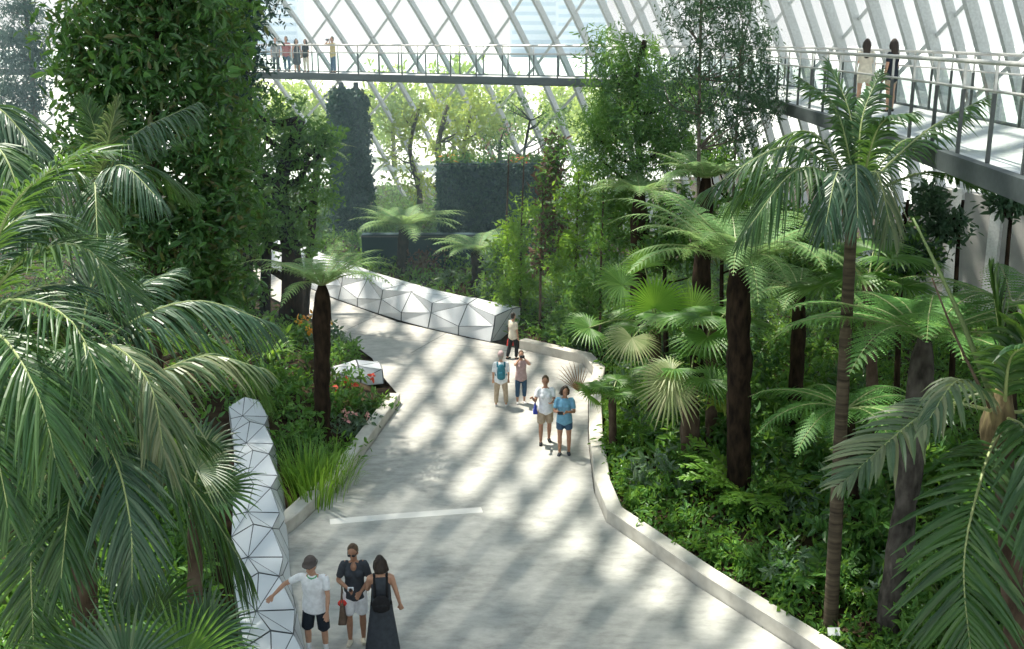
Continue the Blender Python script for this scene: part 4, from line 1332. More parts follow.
KG = [
    ('cover', 'low bright green shrub growing over the kerb of the right-hand bed', 'shrubs along the right kerb', 34, (.45, 1.0), (.34, .5), (.3, .5), 210, .13, [(['cover_leaf'], 1)]),
    ('second', 'mixed green shrub in the second row behind the right-hand kerb', 'shrubs behind the right kerb', 34, (1.1, 2.6), (.5, .8), (.6, 1.0), 280, .17, [(['mid_leaf', 'cover_leaf'], 1), (['silver_leaf', 'mid_leaf'], 1), (['cover_leaf'], 1)]),
    ('deep', 'tall leafy shrub in the shade deep in the right-hand bed', 'shrubs deep in the right bed', 42, (2.6, 6.5), (.7, 1.1), (1.0, 1.7), 330, .22, [(['mid_leaf'], 1), (['dark_leaf', 'mid_leaf'], 1), (['mid_leaf', 'cover_leaf'], 1)]),
]
for key, lab, grp, cnt, offr, rr_, hr, nl, sz, mats in KG:
    protos = [shrub('shrub', lab, 'shrub', (13 + i, 16 + i * 2), sum(rr_) / 2, sum(hr) / 2, nl, sz, m_, grp) for i, (m_, _) in enumerate(mats)]
    for i in range(cnt):
        t = .16 + .84 * (i + .4 * R.random()) / cnt
        c = along_kerb(t, offr[0] + (offr[1] - offr[0]) * R.random())
        for _try in range(12):
            if not in_poly(c[0], c[1], PATH) and dist_poly(c[0], c[1], PATH) > max(.5, rr_[1] * .8):
                break
            c = along_kerb(t, offr[0] + (offr[1] - offr[0]) * R.random() + .1 * _try) + np.array([.05, .02]) * _try
        if np.hypot(c[0] - P(748, 535, 21.3)[0], c[1] - 21.0) < 1.5 and key != 'cover':
            c = c + np.array([.9, .5])
        o = protos[i] if i < len(protos) else copy_tree(protos[i % len(protos)])
        o.location = (c[0], c[1], float(hgt(c[0], c[1])))
        o.rotation_euler = (0, 0, R.random() * 6.28)
        k = .8 + .45 * R.random()
        o.scale = (k, k, k)
# shrubs behind the white planter / back bed
proto = None
for i in range(12):
    c = along_kerb(.0 + .17 * (i + .5) / 12, .8 + 1.6 * R.random())
    if proto is None:
        proto = shrub('shrub', 'low leafy shrub in the back bed beyond the end of the white planter', 'shrub', (14, 30), .6, .7, 260, .16, ['mid_leaf', 'silver_leaf'], 'shrubs in the back bed')
        o = proto
    else:
        o = copy_tree(proto)
    o.location = (c[0], c[1], float(hgt(c[0], c[1]))); o.rotation_euler = (0, 0, R.random() * 6.28)
    k = .8 + .5 * R.random(); o.scale = (k, k, k)
# bushes at the lower right edge
for px, py, lab, mt in ((1000, 560, 'dense variegated bush at the lower right edge under the hanging frond', ['mid_leaf', 'silver_leaf']), (955, 640, 'dark leafy bush at the bottom right beside the shaggy trunk', ['mid_leaf']),
                        (1010, 640, 'bright leafy bush in the bottom right corner', ['cover_leaf', 'mid_leaf']), (990, 490, 'tall dark bush behind the hanging frond at the right edge', ['mid_leaf', 'dark_leaf'])):
    g = G(px, py, .6)
    shrub('shrub', lab, 'shrub', g, 1.0, 1.9, 700, .16, mt)
# leafy carpet
mb = MB()
n = 17000
x = R.uniform(-1, 15, n); yv = R.uniform(12, 46, n)
ok = ~in_poly(x, yv, PATH) & (dist_poly(x, yv, PATH) > .5)
ok &= x > -.5
hh_ = hgt(x, yv)
pp = np.c_[x, yv, hh_ + .12 + .25 * R.random(n)][ok]
leafcloud(mb, pp, 6, .15, spread=.22, ms=[3, 2, 1])
tag(mb.build('ground_cover', [M['cover_leaf'], M['mid_leaf'], M['dark_leaf']]), 'leafy ground cover carpeting the right-hand bed', 'ground cover', None, 'stuff')
mb = MB()
n = 9000
x = np.r_[R.uniform(-26, -1, n), R.uniform(-9, -2.5, 5000), R.uniform(-18, 8, 4000)]; yv = np.r_[R.uniform(9, 60, n), R.uniform(8, 22, 5000), R.uniform(49, 70, 4000)]
ok = ~in_poly(x, yv, PATH) & (dist_poly(x, yv, PATH) > 1.0)
pp = np.c_[x, yv, hgt(x, yv) + .12 + np.where(yv < 22, .9, .4) * R.random(len(x))][ok]
lwp = spline(lw, 40)
dmin = np.min(np.hypot(pp[:, None, 0] - lwp[None, :, 0], pp[:, None, 1] - lwp[None, :, 1]), 1)
pp = pp[(dmin > 1.5) | (pp[:, 1] > 27)]
leafcloud(mb, pp, 6, .2, spread=.3, ms=[2, 2, 2])
tag(mb.build('ground_cover', [M['mid_leaf'], M['dark_leaf'], M['cover_leaf']]), 'dark leafy ground cover under the palms and trees on the left', 'ground cover', None, 'stuff')

# plant label
g = gz(G(833, 634, .3))
sg = empty('plant_label', g, 'small white plant label on a stake beside the ringed palm', 'plant label')
mb = MB(); bar(mb, g - [0, 0, .05], g + [0, 0, .38], .015, .015); mb.build('stake', M['post'], sg)
mb = MB(); box(mb, g + [0, -.03, .42], [.1, 0, 0], [0, .035, .055], [0, -.006, .004]); mb.build('plate', M['steel'], sg)

# ------------------------------------------------------------------ beyond the glass
mb = MB()
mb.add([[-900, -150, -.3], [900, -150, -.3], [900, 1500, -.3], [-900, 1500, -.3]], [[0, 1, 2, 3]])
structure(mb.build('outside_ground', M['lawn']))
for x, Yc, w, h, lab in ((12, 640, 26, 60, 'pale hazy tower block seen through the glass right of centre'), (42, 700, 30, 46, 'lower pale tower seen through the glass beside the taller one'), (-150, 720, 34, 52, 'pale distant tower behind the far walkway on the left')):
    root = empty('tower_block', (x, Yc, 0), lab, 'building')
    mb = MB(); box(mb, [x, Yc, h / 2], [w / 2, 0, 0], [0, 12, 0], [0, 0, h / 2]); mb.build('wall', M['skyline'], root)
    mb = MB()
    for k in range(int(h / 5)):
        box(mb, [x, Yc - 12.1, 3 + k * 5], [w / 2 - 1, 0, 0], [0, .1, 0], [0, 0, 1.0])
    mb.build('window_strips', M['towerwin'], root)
pr = None
for i, (px, Yc, h) in enumerate(((300, 92, 7), (345, 96, 6), (395, 90, 8), (455, 95, 8.5), (500, 92, 7), (560, 98, 6.5), (600, 90, 7), (250, 95, 7))):
    c = P(px, 200, Yc); c[2] = -.3
    if pr is None:
        pr = tree('outdoor_tree', 'pale leafy tree outside the glass, below the far walkway', 'tree', c, [c, c + [0, 0, 3], c + [0, 0, 6]], .2, [(c + [0, 0, 5], (2.6, 2.6, 2)), (c + [1, 0, 3], (2.2, 2.2, 1.6)), (c + [-1.2, 0, 3.4], (2, 2, 1.5))], 420, 8, .4, ['lime_leaf'], group='trees outside the glass', spread=.5)
        o = pr
    else:
        o = copy_tree(pr)
    o.location = c; o.rotation_euler = (0, 0, i * 1.7)
    o.scale = (1, 1, h / 7)


# ------------------------------------------------------------------ people
M['skin'] = plain('skin', (.48, .27, .18), .55)
M['skin_tan'] = plain('tanned_skin', (.36, .19, .12), .55)
def cloth(name, c):
    M[name] = plain(name, c, .85, 0, .15)
for nm, c in (('white_cloth', (.78, .8, .84)), ('navy_cloth', (.018, .024, .035)), ('black_cloth', (.02, .02, .022)), ('charcoal_cloth', (.05, .058, .07)), ('khaki_cloth', (.42, .34, .25)), ('blue_cloth', (.16, .36, .52)),
              ('jeans_cloth', (.05, .1, .17)), ('pink_cloth', (.45, .33, .33)), ('teal_cloth', (.05, .2, .26)), ('cream_cloth', (.6, .55, .45)), ('hat_cloth', (.1, .085, .08)), ('green_cloth', (.1, .4, .2)), ('grey_cloth', (.25, .27, .28)),
              ('brown_bag', (.14, .1, .075)), ('red_cloth', (.6, .05, .04)), ('bag_blue', (.04, .06, .3)), ('yellow_cloth', (.5, .42, .2)), ('red_shirt', (.4, .14, .14))):
    cloth(nm, c)
M['hair_dark'] = noisemat('dark_hair', [(.012, .008, .006), (.04, .026, .018)], 30, .5, 3, .3, .4, (1, 1, .2))
M['hair_brown'] = noisemat('brown_hair', [(.06, .035, .02), (.14, .085, .045)], 30, .5, 3, .3, .4, (1, 1, .2))
M['hair_grey'] = noisemat('grey_hair', [(.25, .22, .2), (.4, .37, .34)], 30, .6, 3, .3, .3, (1, 1, .2))
M['lens'] = plain('dark_lens', (.01, .01, .012), .15, 0, .6)
M['sole'] = plain('pale_shoe', (.6, .6, .6), .6)
M['device'] = plain('device_black', (.015, .015, .017), .3)


def rot2(v, a):
    v = np.asarray(v, float); c, s_ = math.cos(a), math.sin(a)
    return np.stack([v[..., 0] * c - v[..., 1] * s_, v[..., 0] * s_ + v[..., 1] * c, v[..., 2]], -1)


def ik(s_, t, a, b, pole):
    v = t - s_; d = min(np.linalg.norm(v), (a + b) * .995); v = nrm(v)
    x = (a * a - b * b + d * d) / (2 * d); y_ = math.sqrt(max(a * a - x * x, 0))
    pl = np.asarray(pole, float); pl = nrm(pl - v * (pl @ v))
    return s_ + v * x + pl * y_, s_ + v * d


def limb(mb, pts, ra, rb=None, n=12, seg=10, ref=None):
    """tapered rounded limb"""
    pts = np.asarray(pts, float)
    c = spline(pts, n)
    u = np.linspace(0, 1, n); k = np.linspace(0, 1, len(np.atleast_1d(ra)))
    if len(k) == len(pts):
        k = np.r_[0, np.cumsum(np.linalg.norm(np.diff(pts, axis=0), axis=1))]; k = k / k[-1]
    r = np.interp(u, k, ra); q = r if rb is None else np.interp(u, k, rb)
    e = np.ones(n); e[0] = e[-1] = .55
    t0 = nrm(c[0] - c[1]) * min(r[0], q[0]) * .5; t1 = nrm(c[-1] - c[-2]) * min(r[-1], q[-1]) * .5
    c = np.concatenate([[c[0] + t0], c, [c[-1] + t1]])
    r = np.concatenate([[r[0] * .5], r, [r[-1] * .5]]); q = np.concatenate([[q[0] * .5], q, [q[-1] * .5]])
    tube(mb, c, r, seg, 0, ref, q)


def ball(mb, c, r, n=12):
    r = np.broadcast_to(np.asarray(r, float), (3,))
    a = np.linspace(0, PI, n); b = np.linspace(0, 2 * PI, n + 4, endpoint=False)
    A, B = np.meshgrid(a, b, indexing='ij')
    V = np.stack([np.sin(A) * np.cos(B), np.sin(A) * np.sin(B), np.cos(A)], -1) * r + c
    mb.add(V, grid_faces(n, len(b), True))


def remesh(o, vox, sm=2):
    m_ = o.modifiers.new('remesh', 'REMESH'); m_.mode = 'VOXEL'; m_.voxel_size = vox; m_.use_smooth_shade = True
    if sm:
        m2 = o.modifiers.new('smooth', 'SMOOTH'); m2.iterations = sm; m2.factor = .5
    return o


ARM_DOWN = ((.18, .02, -1), (.02, .18, -1))


def person(label, loc, heading, h, fit, lean=0.0, armR=ARM_DOWN, armL=ARM_DOWN, legR=((.05, .02, -1), (.0, -.04, -1)), legL=((.05, -.02, -1), (.0, -.06, -1)), head=(0, 0), vox=.008, group=None, skin='skin', build=1.0):
    loc = np.asarray(loc, float)
    k = h / 1.72
    root = empty('person', loc, label, 'person', group)
    X_, Y_ = np.array([1.0, 0, 0]), np.array([0, 1.0, 0])
    u = nrm(np.array([0, math.sin(lean), math.cos(lean)]))
    P0 = np.array([0, 0, .92])
    J = {}
    for nm, sx, leg in (('R', 1, legR), ('L', -1, legL)):
        hip = P0 + [sx * .092, 0, -.03]
        d1 = nrm(np.array(leg[0]) * [sx, 1, 1]); d2 = nrm(np.array(leg[1]) * [sx, 1, 1])
        kn = hip + d1 * .42; an = kn + d2 * .40
        J[nm + 'leg'] = [hip, kn, an]
    low = min(J['Rleg'][2][2], J['Lleg'][2][2]); sh = np.array([0, 0, .075 - low])
    P0 = P0 + sh
    for q in ('Rleg', 'Lleg'):
        J[q] = [a + sh for a in J[q]]
    neck = P0 + u * .51
    inv = lambda w_: rot2((np.asarray(w_, float) - loc), -heading) / k
    for nm, sx, arm in (('R', 1, armR), ('L', -1, armL)):
        s0 = P0 + u * .455 + X_ * sx * .172 * build
        if isinstance(arm[0], str):
            el, wr_ = ik(s0, inv(arm[1]) if arm[0] == 'world' else np.asarray(arm[1], float), .285, .25, np.asarray(arm[2], float))
        else:
            el = s0 + nrm(np.array(arm[0]) * [sx, 1, 1]) * .285
            wr_ = el + nrm(np.array(arm[1]) * [sx, 1, 1]) * .25
        J[nm + 'arm'] = [s0, el, wr_]
    yaw, pit = head
    hf = np.array([math.sin(yaw) * math.cos(pit), math.cos(yaw) * math.cos(pit), math.sin(pit)])
    hr = nrm(np.cross(hf, Z)); hu = np.cross(hr, hf)
    hc = neck + u * .08 + hu * .085 + hf * .015

    def fin(mb, name, mat, vx, parent=None, sm=1, sharp=False):
        V = rot2(np.concatenate(mb.v) * k, heading) + loc
        mb.v = [V]
        o = mb.build(name, M[mat], parent or root, True)
        if vx:
            remesh(o, vx, sm)
        return o
    hd = lambda a, b, c: hc + hr * a + hf * b + hu * c
    # body, one surface
    mb = MB()
    tw = [P0 - u * .06, P0 + u * .04, P0 + u * .16, P0 + u * .30, P0 + u * .42, P0 + u * .49]
    limb(mb, tw, np.array([.155, .165, .138, .158, .165, .1]) * build, np.array([.105, .115, .1, .115, .095, .06]) * build, 16, 14, Y_)
    limb(mb, [neck - u * .04, neck + u * .05, hc - hu * .03], [.058, .05, .052], None, 6)
    limb(mb, [hc - hu * .115 + hf * .012, hc - hu * .06 + hf * .01, hc, hc + hu * .06, hc + hu * .11], [.04, .058, .074, .074, .045], [.05, .078, .092, .09, .055], 14, 14, hf)
    limb(mb, [hd(0, .085, .012), hd(0, .108, -.022)], [.01, .017], None, 4, 6)
    ball(mb, hd(0, .082, -.055), [.022, .016, .01], 6)
    for sx in (-1, 1):
        ball(mb, hd(sx * .077, -.005, -.01), [.012, .02, .032], 7)
    for nm, sx in (('R', 1), ('L', -1)):
        hip, kn, an = J[nm + 'leg']
        limb(mb, [hip + [0, 0, .03], hip * .5 + kn * .5, kn], [.085, .078, .054], None, 8)
        limb(mb, [kn, kn * .65 + an * .35 - Y_ * .012, an], [.053, .056, .034], None, 8)
        limb(mb, [an - [0, .02, .03], an + [0, .06, -.045], an + [sx * .02, .14, -.055]], [.035, .04, .036], [.04, .028, .018], 6, 8)
        s0, el, wr_ = J[nm + 'arm']
        limb(mb, [P0 + u * .44 + X_ * sx * .1, s0, s0 * .5 + el * .5, el], [.055, .054, .045, .037], None, 9)
        limb(mb, [el, el * .6 + wr_ * .4, wr_], [.037, .036, .024], None, 7)
        f = nrm(wr_ - el)
        sd = nrm(np.cross(f, Y_ if abs(f[1]) < .8 else Z)); pn = np.cross(sd, f)
        limb(mb, [wr_, wr_ + f * .05, wr_ + f * .088], [.026, .04, .038], [.02, .017, .013], 6, 10, pn)
        for i, (o_, l) in enumerate(((-.03, .062), (-.01, .075), (.01, .072), (.03, .055))):
            a = wr_ + f * .08 + sd * o_
            limb(mb, [a, a + f * l * .5 + sd * o_ * .15 + pn * .006, a + f * l * .9 + sd * o_ * .25 + pn * .026], [.0098, .009, .0075], None, 6, 6)
        a = wr_ + f * .03 - sd * sx * .026
        limb(mb, [a, a + f * .03 - sd * sx * .022 + pn * .01, a + f * .06 - sd * sx * .028 + pn * .02], [.012, .011, .009], None, 6, 6)
    bodyo = fin(mb, 'body', skin, vox, None, 1)
    if vox < .012:
        for sx in (-1, 1):
            mb = MB(); ball(mb, hd(sx * .03, .083, .012), [.011, .008, .007], 6); fin(mb, 'eye', 'lens', 0, bodyo)
    cv = max(vox * 1.3, .011)
    # shirt
    if 'top' in fit:
        mat, sl, hem = fit['top'][:3]
        mb = MB()
        q = [P0 - u * hem, P0 + u * .03, P0 + u * .16, P0 + u * .30, P0 + u * .42, P0 + u * .475]
        limb(mb, q, np.array([.198, .186, .16, .172, .172, .11]) * build, np.array([.152, .142, .122, .132, .112, .08]) * build, 16, 16, Y_)
        if fit.get('bust'):
            for sx in (-1, 1):
                ball(mb, P0 + u * .31 + X_ * sx * .075 + Y_ * .085, .068, 8)
        for nm, sx in (('R', 1), ('L', -1)):
            s0, el, wr_ = J[nm + 'arm']
            if sl > 0:
                e1 = s0 + (el - s0) * min(sl, 1)
                limb(mb, [P0 + u * .43 + X_ * sx * .09, s0, e1], [.062, .062, .058], None, 8)
                if sl > 1:
                    limb(mb, [el, el + (wr_ - el) * (sl - 1)], [.052, .042], None, 7)
        shirto = fin(mb, 'shirt', mat, cv)
    if 'collar' in fit:
        mb = MB()
        a = np.linspace(0, 2 * PI, 14)
        tube(mb, [neck + X_ * .072 * math.cos(t_) + Y_ * (.06 * math.sin(t_) + .012) - u * (.012 + .03 * max(0, math.sin(t_))) for t_ in a], .018, 8)
        limb(mb, [neck + Y_ * .075 - u * .05, neck + Y_ * .105 - u * .14], [.018, .012], None, 5)
        fin(mb, 'collar', fit['collar'], cv, shirto)
    if 'neckline' in fit:
        mb = MB()
        V = [neck + X_ * .06 + Y_ * .07 - u * .01, neck - X_ * .06 + Y_ * .07 - u * .01, neck + Y_ * .145 - u * .17, neck + Y_ * .06 - u * .05]
        ball(mb, neck + Y_ * .085 - u * .07, [.05, .045, .075], 10)
        fin(mb, 'neckline', skin, cv)
    if 'bottom' in fit:
        mat, ln = fit['bottom'][:2]
        mb = MB()
        limb(mb, [P0 + u * .06, P0 - u * .02, P0 - [0, 0, .09]], [.16, .176, .172], [.118, .132, .126], 8, 14, Y_)
        for nm in 'RL':
            hip, kn, an = J[nm + 'leg']
            e1 = hip + (kn - hip) * min(ln, 1)
            wd = fit['bottom'][2] if len(fit['bottom']) > 2 else 1.0
            limb(mb, [hip + [0, 0, .02], (hip + e1) / 2, e1], np.array([.09, .094, .09 if ln <= 1 else .074]) * wd, None, 8)
            if ln > 1:
                e2 = kn + (an - kn) * (ln - 1)
                limb(mb, [kn, (kn + e2) / 2, e2], np.array([.076, .072, .062]) * wd, None, 8)
        fin(mb, 'trousers' if ln > 1.3 else 'shorts', mat, cv)
    if 'dress' in fit:
        mat, low_, wide = fit['dress']
        mb = MB()
        limb(mb, [P0 + u * .46, P0 + u * .38, P0 + u * .28, P0 + u * .15, P0, P0 - [0, 0, .15], [0, 0, (P0[2] + low_) / 2 - .05], [0, 0, low_ + .02]], np.array([.13, .155, .165, .148, .186, .2, .2 + wide * .5, .2 + wide]) * build, np.array([.085, .115, .13, .112, .14, .15, .16 + wide * .5, .17 + wide]) * build, 24, 20, Y_)
        for sx in (-1, 1):
            limb(mb, [P0 + u * .40 + X_ * sx * .1, P0 + u * .49 + X_ * sx * .105], [.05, .035], None, 5)
        o = fin(mb, 'dress', mat, cv)
    # shoes and socks
    for nm, sx in (('R', 1), ('L', -1)):
        an = J[nm + 'leg'][2]
        if fit.get('socks'):
            mb = MB(); limb(mb, [an + (J[nm + 'leg'][1] - an) * .3, an - [0, .01, .02]], [.045, .04], None, 6); fin(mb, 'sock', fit['socks'], cv)
        if fit.get('shoes', 'black_cloth'):
            mb = MB(); limb(mb, [an - [0, .045, .045], an + [0, .06, -.045], an + [sx * .02, .165, -.052]], [.04, .046, .038], [.034, .034, .024], 8, 10)
            fin(mb, 'shoe', fit.get('shoes', 'black_cloth'), cv)
    # hair
    hm, style = fit['hair']
    mb = MB()
    limb(mb, [hd(0, -.035, -.06), hd(0, -.03, 0), hd(0, -.02, .07), hd(0, -.01, .125)], [.066, .086, .088, .055], [.06, .078, .09, .06], 12, 14, hf)
    if style in ('long', 'bob'):
        dn = .34 if style == 'long' else .1
        limb(mb, [hd(0, -.05, .06), hd(0, -.075, -.08), hd(0, -.095, -dn)], [.095, .105, .075] if style == 'long' else [.1, .125, .125], [.06, .065, .06], 10, 14, hf)
        for sx in (-1, 1):
            limb(mb, [hd(sx * .07, .0, .06), hd(sx * .085, .0, -.04), hd(sx * .08, -.02, -.1)], [.03, .032, .025], None, 6)
    if style == 'bun':
        ball(mb, hd(0, -.12, .06), .05, 9)
    fin(mb, 'hair', hm, cv)
    if fit.get('hat'):
        mb = MB()
        limb(mb, [hd(0, -.01, .055), hd(0, -.01, .10), hd(0, -.01, .145)], [.1, .098, .08], [.115, .11, .09], 8, 16, hf)
        if fit['hat'][1] == 'brim':
            limb(mb, [hd(0, 0, .058), hd(0, 0, .07)], [.125, .112], [.145, .13], 4, 18, hf)
        else:
            limb(mb, [hd(0, .05, .07), hd(0, .13, .058), hd(0, .175, .045)], [.07, .065, .04], [.02, .014, .01], 6, 10, hu)
        hato = fin(mb, 'hat', fit['hat'][0], cv)
        if len(fit['hat']) > 2:
            mb = MB(); limb(mb, [hd(0, -.01, .066), hd(0, -.01, .082)], [.105, .104], [.12, .119], 4, 16, hf); fin(mb, 'hat_band', fit['hat'][2], cv, hato)
    if fit.get('glasses'):
        mb = MB()
        for sx in (-1, 1):
            ball(mb, hd(sx * .034, .096, .012), [.03, .012, .02], 7)
            limb(mb, [hd(sx * .06, .09, .014), hd(sx * .08, .0, .014)], [.006, .005], None, 5, 6)
        fin(mb, 'sunglasses', 'lens', 0)
    J2 = {q: [rot2(a * k, heading) + loc for a in v] for q, v in J.items()}
    J2.update(P0=rot2(P0 * k, heading) + loc, neck=rot2(neck * k, heading) + loc, hc=rot2(hc * k, heading) + loc, fwd=rot2(Y_, heading), right=rot2(X_, heading), face=rot2(hf, heading), k=k)
    return J2


def backpack(J, label, mat, sz=(.15, .09, .2), drop=.28, name='backpack'):
    c = J['neck'] - Z * drop * J['k'] - J['fwd'] * (.12 + sz[1]) * J['k']
    root = empty(name, c, label, 'backpack')
    mb = MB()
    limb(mb, [c - Z * sz[2], c - Z * sz[2] * .5, c, c + Z * sz[2] * .6, c + Z * sz[2]], [sz[0] * .9, sz[0], sz[0] * .98, sz[0] * .85, sz[0] * .5], [sz[1], sz[1] * 1.1, sz[1], sz[1] * .8, sz[1] * .5], 12, 14, J['fwd'])
    remesh(mb.build('pack', M[mat], root, True), .012, 1)
    mb = MB(); p = c - J['fwd'] * sz[1] * 1.0 - Z * sz[2] * .35
    limb(mb, [p - Z * sz[2] * .4, p + Z * sz[2] * .3], [sz[0] * .7, sz[0] * .65], [.035, .03], 6, 12, J['fwd'])
    remesh(mb.build('pocket', M[mat], root, True), .012, 1)
    for sx in (-1, 1):
        mb = MB()
        a = J['right'] * sx * .1
        tube(mb, spline([c + a + Z * sz[2] * .6 + J['fwd'] * .03, J['neck'] + a * 1.0 - J['fwd'] * .02 - Z * .0, J['neck'] + a * 1.15 + J['fwd'] * .12 - Z * .12, J['neck'] + a * 1.3 + J['fwd'] * .16 - Z * .28, c + a * 1.5 - Z * sz[2] * .7 + J['fwd'] * .1], 16), .022, 6, 0, None, .009)
        mb.build('strap', M[mat], root, True)
    return root


def handbag(hand, fwd, right, label, mat, w=.17, h=.3, d=.07, drop=.3, mat2=None, cat='bag'):
    c = np.asarray(hand) - Z * (drop + h / 2)
    root = empty('handbag', c, label, cat)
    mb = MB()
    V = [c + fwd * x * w * q + right * y_ * d * q2 + Z * z * h / 2 for z, q, q2 in ((-1, 1, 1), (1, .86, .35)) for x, y_ in ((-1, -1), (1, -1), (1, 1), (-1, 1))]
    mb.add(V, [[0, 1, 2, 3][::-1], [4, 5, 6, 7], [0, 1, 5, 4], [1, 2, 6, 5], [2, 3, 7, 6], [3, 0, 4, 7]])
    o = mb.build('pouch', M[mat], root, False)
    bv = o.modifiers.new('bevel', 'BEVEL'); bv.width = .02; bv.segments = 3
    for s_ in (-1, 1):
        mb = MB()
        tube(mb, spline([c + Z * h * .48 + fwd * w * .6 + right * s_ * d * .3, c + Z * (h * .5 + drop * .75) + fwd * w * .25, np.asarray(hand) - Z * .01, c + Z * (h * .5 + drop * .75) - fwd * w * .25, c + Z * h * .48 - fwd * w * .6 + right * s_ * d * .3], 16), .008, 6)
        mb.build('handle', M[mat], root, True)
    if mat2:
        mb = MB(); q = c + Z * h * .46
        ball(mb, q - Z * .02, [w * .5, w * .5, .05], 8)
        mb.build('red_lining', M[mat2], root, True)
    return root


def gadget(p, fwd, right, label, mat, w, d, h, name, cat):
    root = empty(name, p, label, cat)
    mb = MB(); box(mb, p, right * w / 2, fwd * d / 2, Z * h / 2)
    o = mb.build('case', M[mat], root); bv = o.modifiers.new('bevel', 'BEVEL'); bv.width = min(w, d, h) * .25; bv.segments = 2
    if name == 'camera':
        mb = MB(); tube(mb, [p + fwd * d * .4, p + fwd * d * 1.3], .026, 10); mb.build('lens', M['lens'], root, True)
    else:
        mb = MB(); box(mb, p - fwd * d * .52, right * w * .42, fwd * d * .05, Z * h * .42); mb.build('screen', M['lens'], root)


# trio at the front
g = G(318, 653)
J = person('man in white polo shirt, dark shorts and hat, one hand on the faceted wall', g, PI - .12, 1.77,
           dict(top=('white_cloth', .62, .13), bottom=('navy_cloth', .98, 1.12), hair=('hair_grey', 'short'), hat=('hat_cloth', 'brim', 'grey_cloth'), collar='green_cloth', shoes='sole', socks='white_cloth'),
           lean=.16, build=1.14, head=(.3, -.22), skin='skin',
           armR=('world', G(272, 597, 1.08) + np.array([.02, 0, .03]), (1, -.3, .3)), armL=((.2, .25, -1), (.0, .35, -1)), legR=((.12, .06, -1), (.0, -.05, -1)), legL=((.1, .1, -1), (.02, -.08, -1)))
g = G(357, 642)
J = person('woman in a dark blouse, white shorts and sunglasses facing the camera', g, PI + .05, 1.8,
           dict(top=('charcoal_cloth', .75, .1), bottom=('white_cloth', .85, 1.1), hair=('hair_brown', 'short'), glasses=1, neckline=1, bust=1, shoes='cream_cloth'), head=(.15, -.3), skin='skin_tan', build=.93,
           armR=((.35, .1, -1), (-.75, .8, -.25)), armL=((.3, .0, -1), (-.5, .6, -.5)), legR=((.03, .03, -1), (0, -.05, -1)), legL=((.03, -.03, -1), (0, -.1, -1)))
R_el = J['Rarm'][1]
handbag(J['Rarm'][1] * .65 + J['Rarm'][2] * .35 - Z * .03, J['fwd'], J['right'], 'brown tote bag with red top on the arm of the woman in white shorts', 'brown_bag', .16, .36, .07, .3, 'red_cloth')
gadget(J['Rarm'][2] + J['fwd'] * .06 - J['right'] * .05 + Z * .02, J['fwd'], J['right'], 'small pale camera in the hand of the woman in white shorts', 'white_cloth', .1, .035, .065, 'camera', 'camera')
g = G(383, 654)
J = person('woman in a long sleeveless dark grey dress seen from behind', g, .12, 1.74, dict(dress=('charcoal_cloth', .06, .1), hair=('hair_dark', 'bob'), shoes='black_cloth'), head=(-.35, -.1), skin='skin', build=.95,
           armR=((.3, -.05, -1), (.22, .2, -1)), armL=((.2, .4, -1), (-.4, .9, .2)))
backpack(J, 'small black backpack on the woman in the long dark dress', 'black_cloth', (.15, .07, .12), .42)

# middle group
g = G(545, 443)
J = person('woman in a white top and khaki shorts walking with a blue bag', g, PI + .05, 1.76, dict(top=('white_cloth', .6, .1), bottom=('khaki_cloth', .8, 1.1), hair=('hair_brown', 'short'), bust=1, shoes='black_cloth'), head=(.15, -.15), skin='skin_tan', vox=.01,
           armR=((.3, .35, -1), (.3, .7, .5)), armL=((.15, .2, -1), (-.35, .9, .1)), legR=((.04, .16, -1), (0, -.02, -1)), legL=((.04, -.1, -1), (0, -.3, -1)))
handbag(J['Rarm'][1] + Z * .02, J['fwd'], J['right'], 'dark blue shoulder bag on the arm of the woman in khaki shorts', 'bag_blue', .1, .22, .06, .12)
g = G(564, 454)
J = person('woman in a light blue tee and dark blue shorts with arms folded in front', g, PI - .1, 1.74, dict(top=('blue_cloth', .7, .1), bottom=('jeans_cloth', .55, 1.1), hair=('hair_dark', 'bob'), bust=1, shoes='charcoal_cloth'), head=(-.3, -.25), skin='skin_tan', vox=.01,
           armR=((.25, .3, -1), (-.7, .8, .1)), armL=((.25, .3, -1), (-.6, .8, .2)), legR=((.03, .08, -1), (0, -.05, -1)), legL=((.05, .02, -1), (0, -.12, -1)))
gadget(J['Rarm'][2] + J['fwd'] * .08 + Z * .02, J['fwd'], J['right'], 'dark phone held by the woman in the light blue tee', 'device', .15, .015, .08, 'phone', 'phone')
g = G(501, 406)
J = person('person in a white shirt, khaki trousers and cap seen from behind', g, .05, 1.53, dict(top=('white_cloth', .9, .12), bottom=('khaki_cloth', 1.85, 1.05), hair=('hair_grey', 'short'), hat=('pink_cloth', 'cap'), shoes='sole'), skin='skin', vox=.011, build=1.05,
           legR=((.12, .0, -1), (.05, -.03, -1)), legL=((.1, .03, -1), (.05, -.03, -1)))
backpack(J, 'teal blue backpack on the person in the white shirt', 'teal_cloth', (.12, .08, .19), .26)
g = G(521, 403)
J = person('woman in a pinkish grey top and blue jeans raising a camera to her face', g, PI + .15, 1.5, dict(top=('pink_cloth', .7, .12), bottom=('jeans_cloth', 1.6), hair=('hair_brown', 'short'), bust=1, shoes='sole'), skin='skin', vox=.011,
           armR=('local', (.075, .2, 1.53), (.6, .3, -.7)), armL=('local', (-.075, .2, 1.53), (-.6, .3, -.7)))
gadget((J['Rarm'][2] + J['Larm'][2]) / 2 + J['fwd'] * .03 + Z * .06, J['fwd'], J['right'], 'dark camera held up by the woman in jeans', 'device', .13, .06, .08, 'camera', 'camera')
g = G(513, 359)
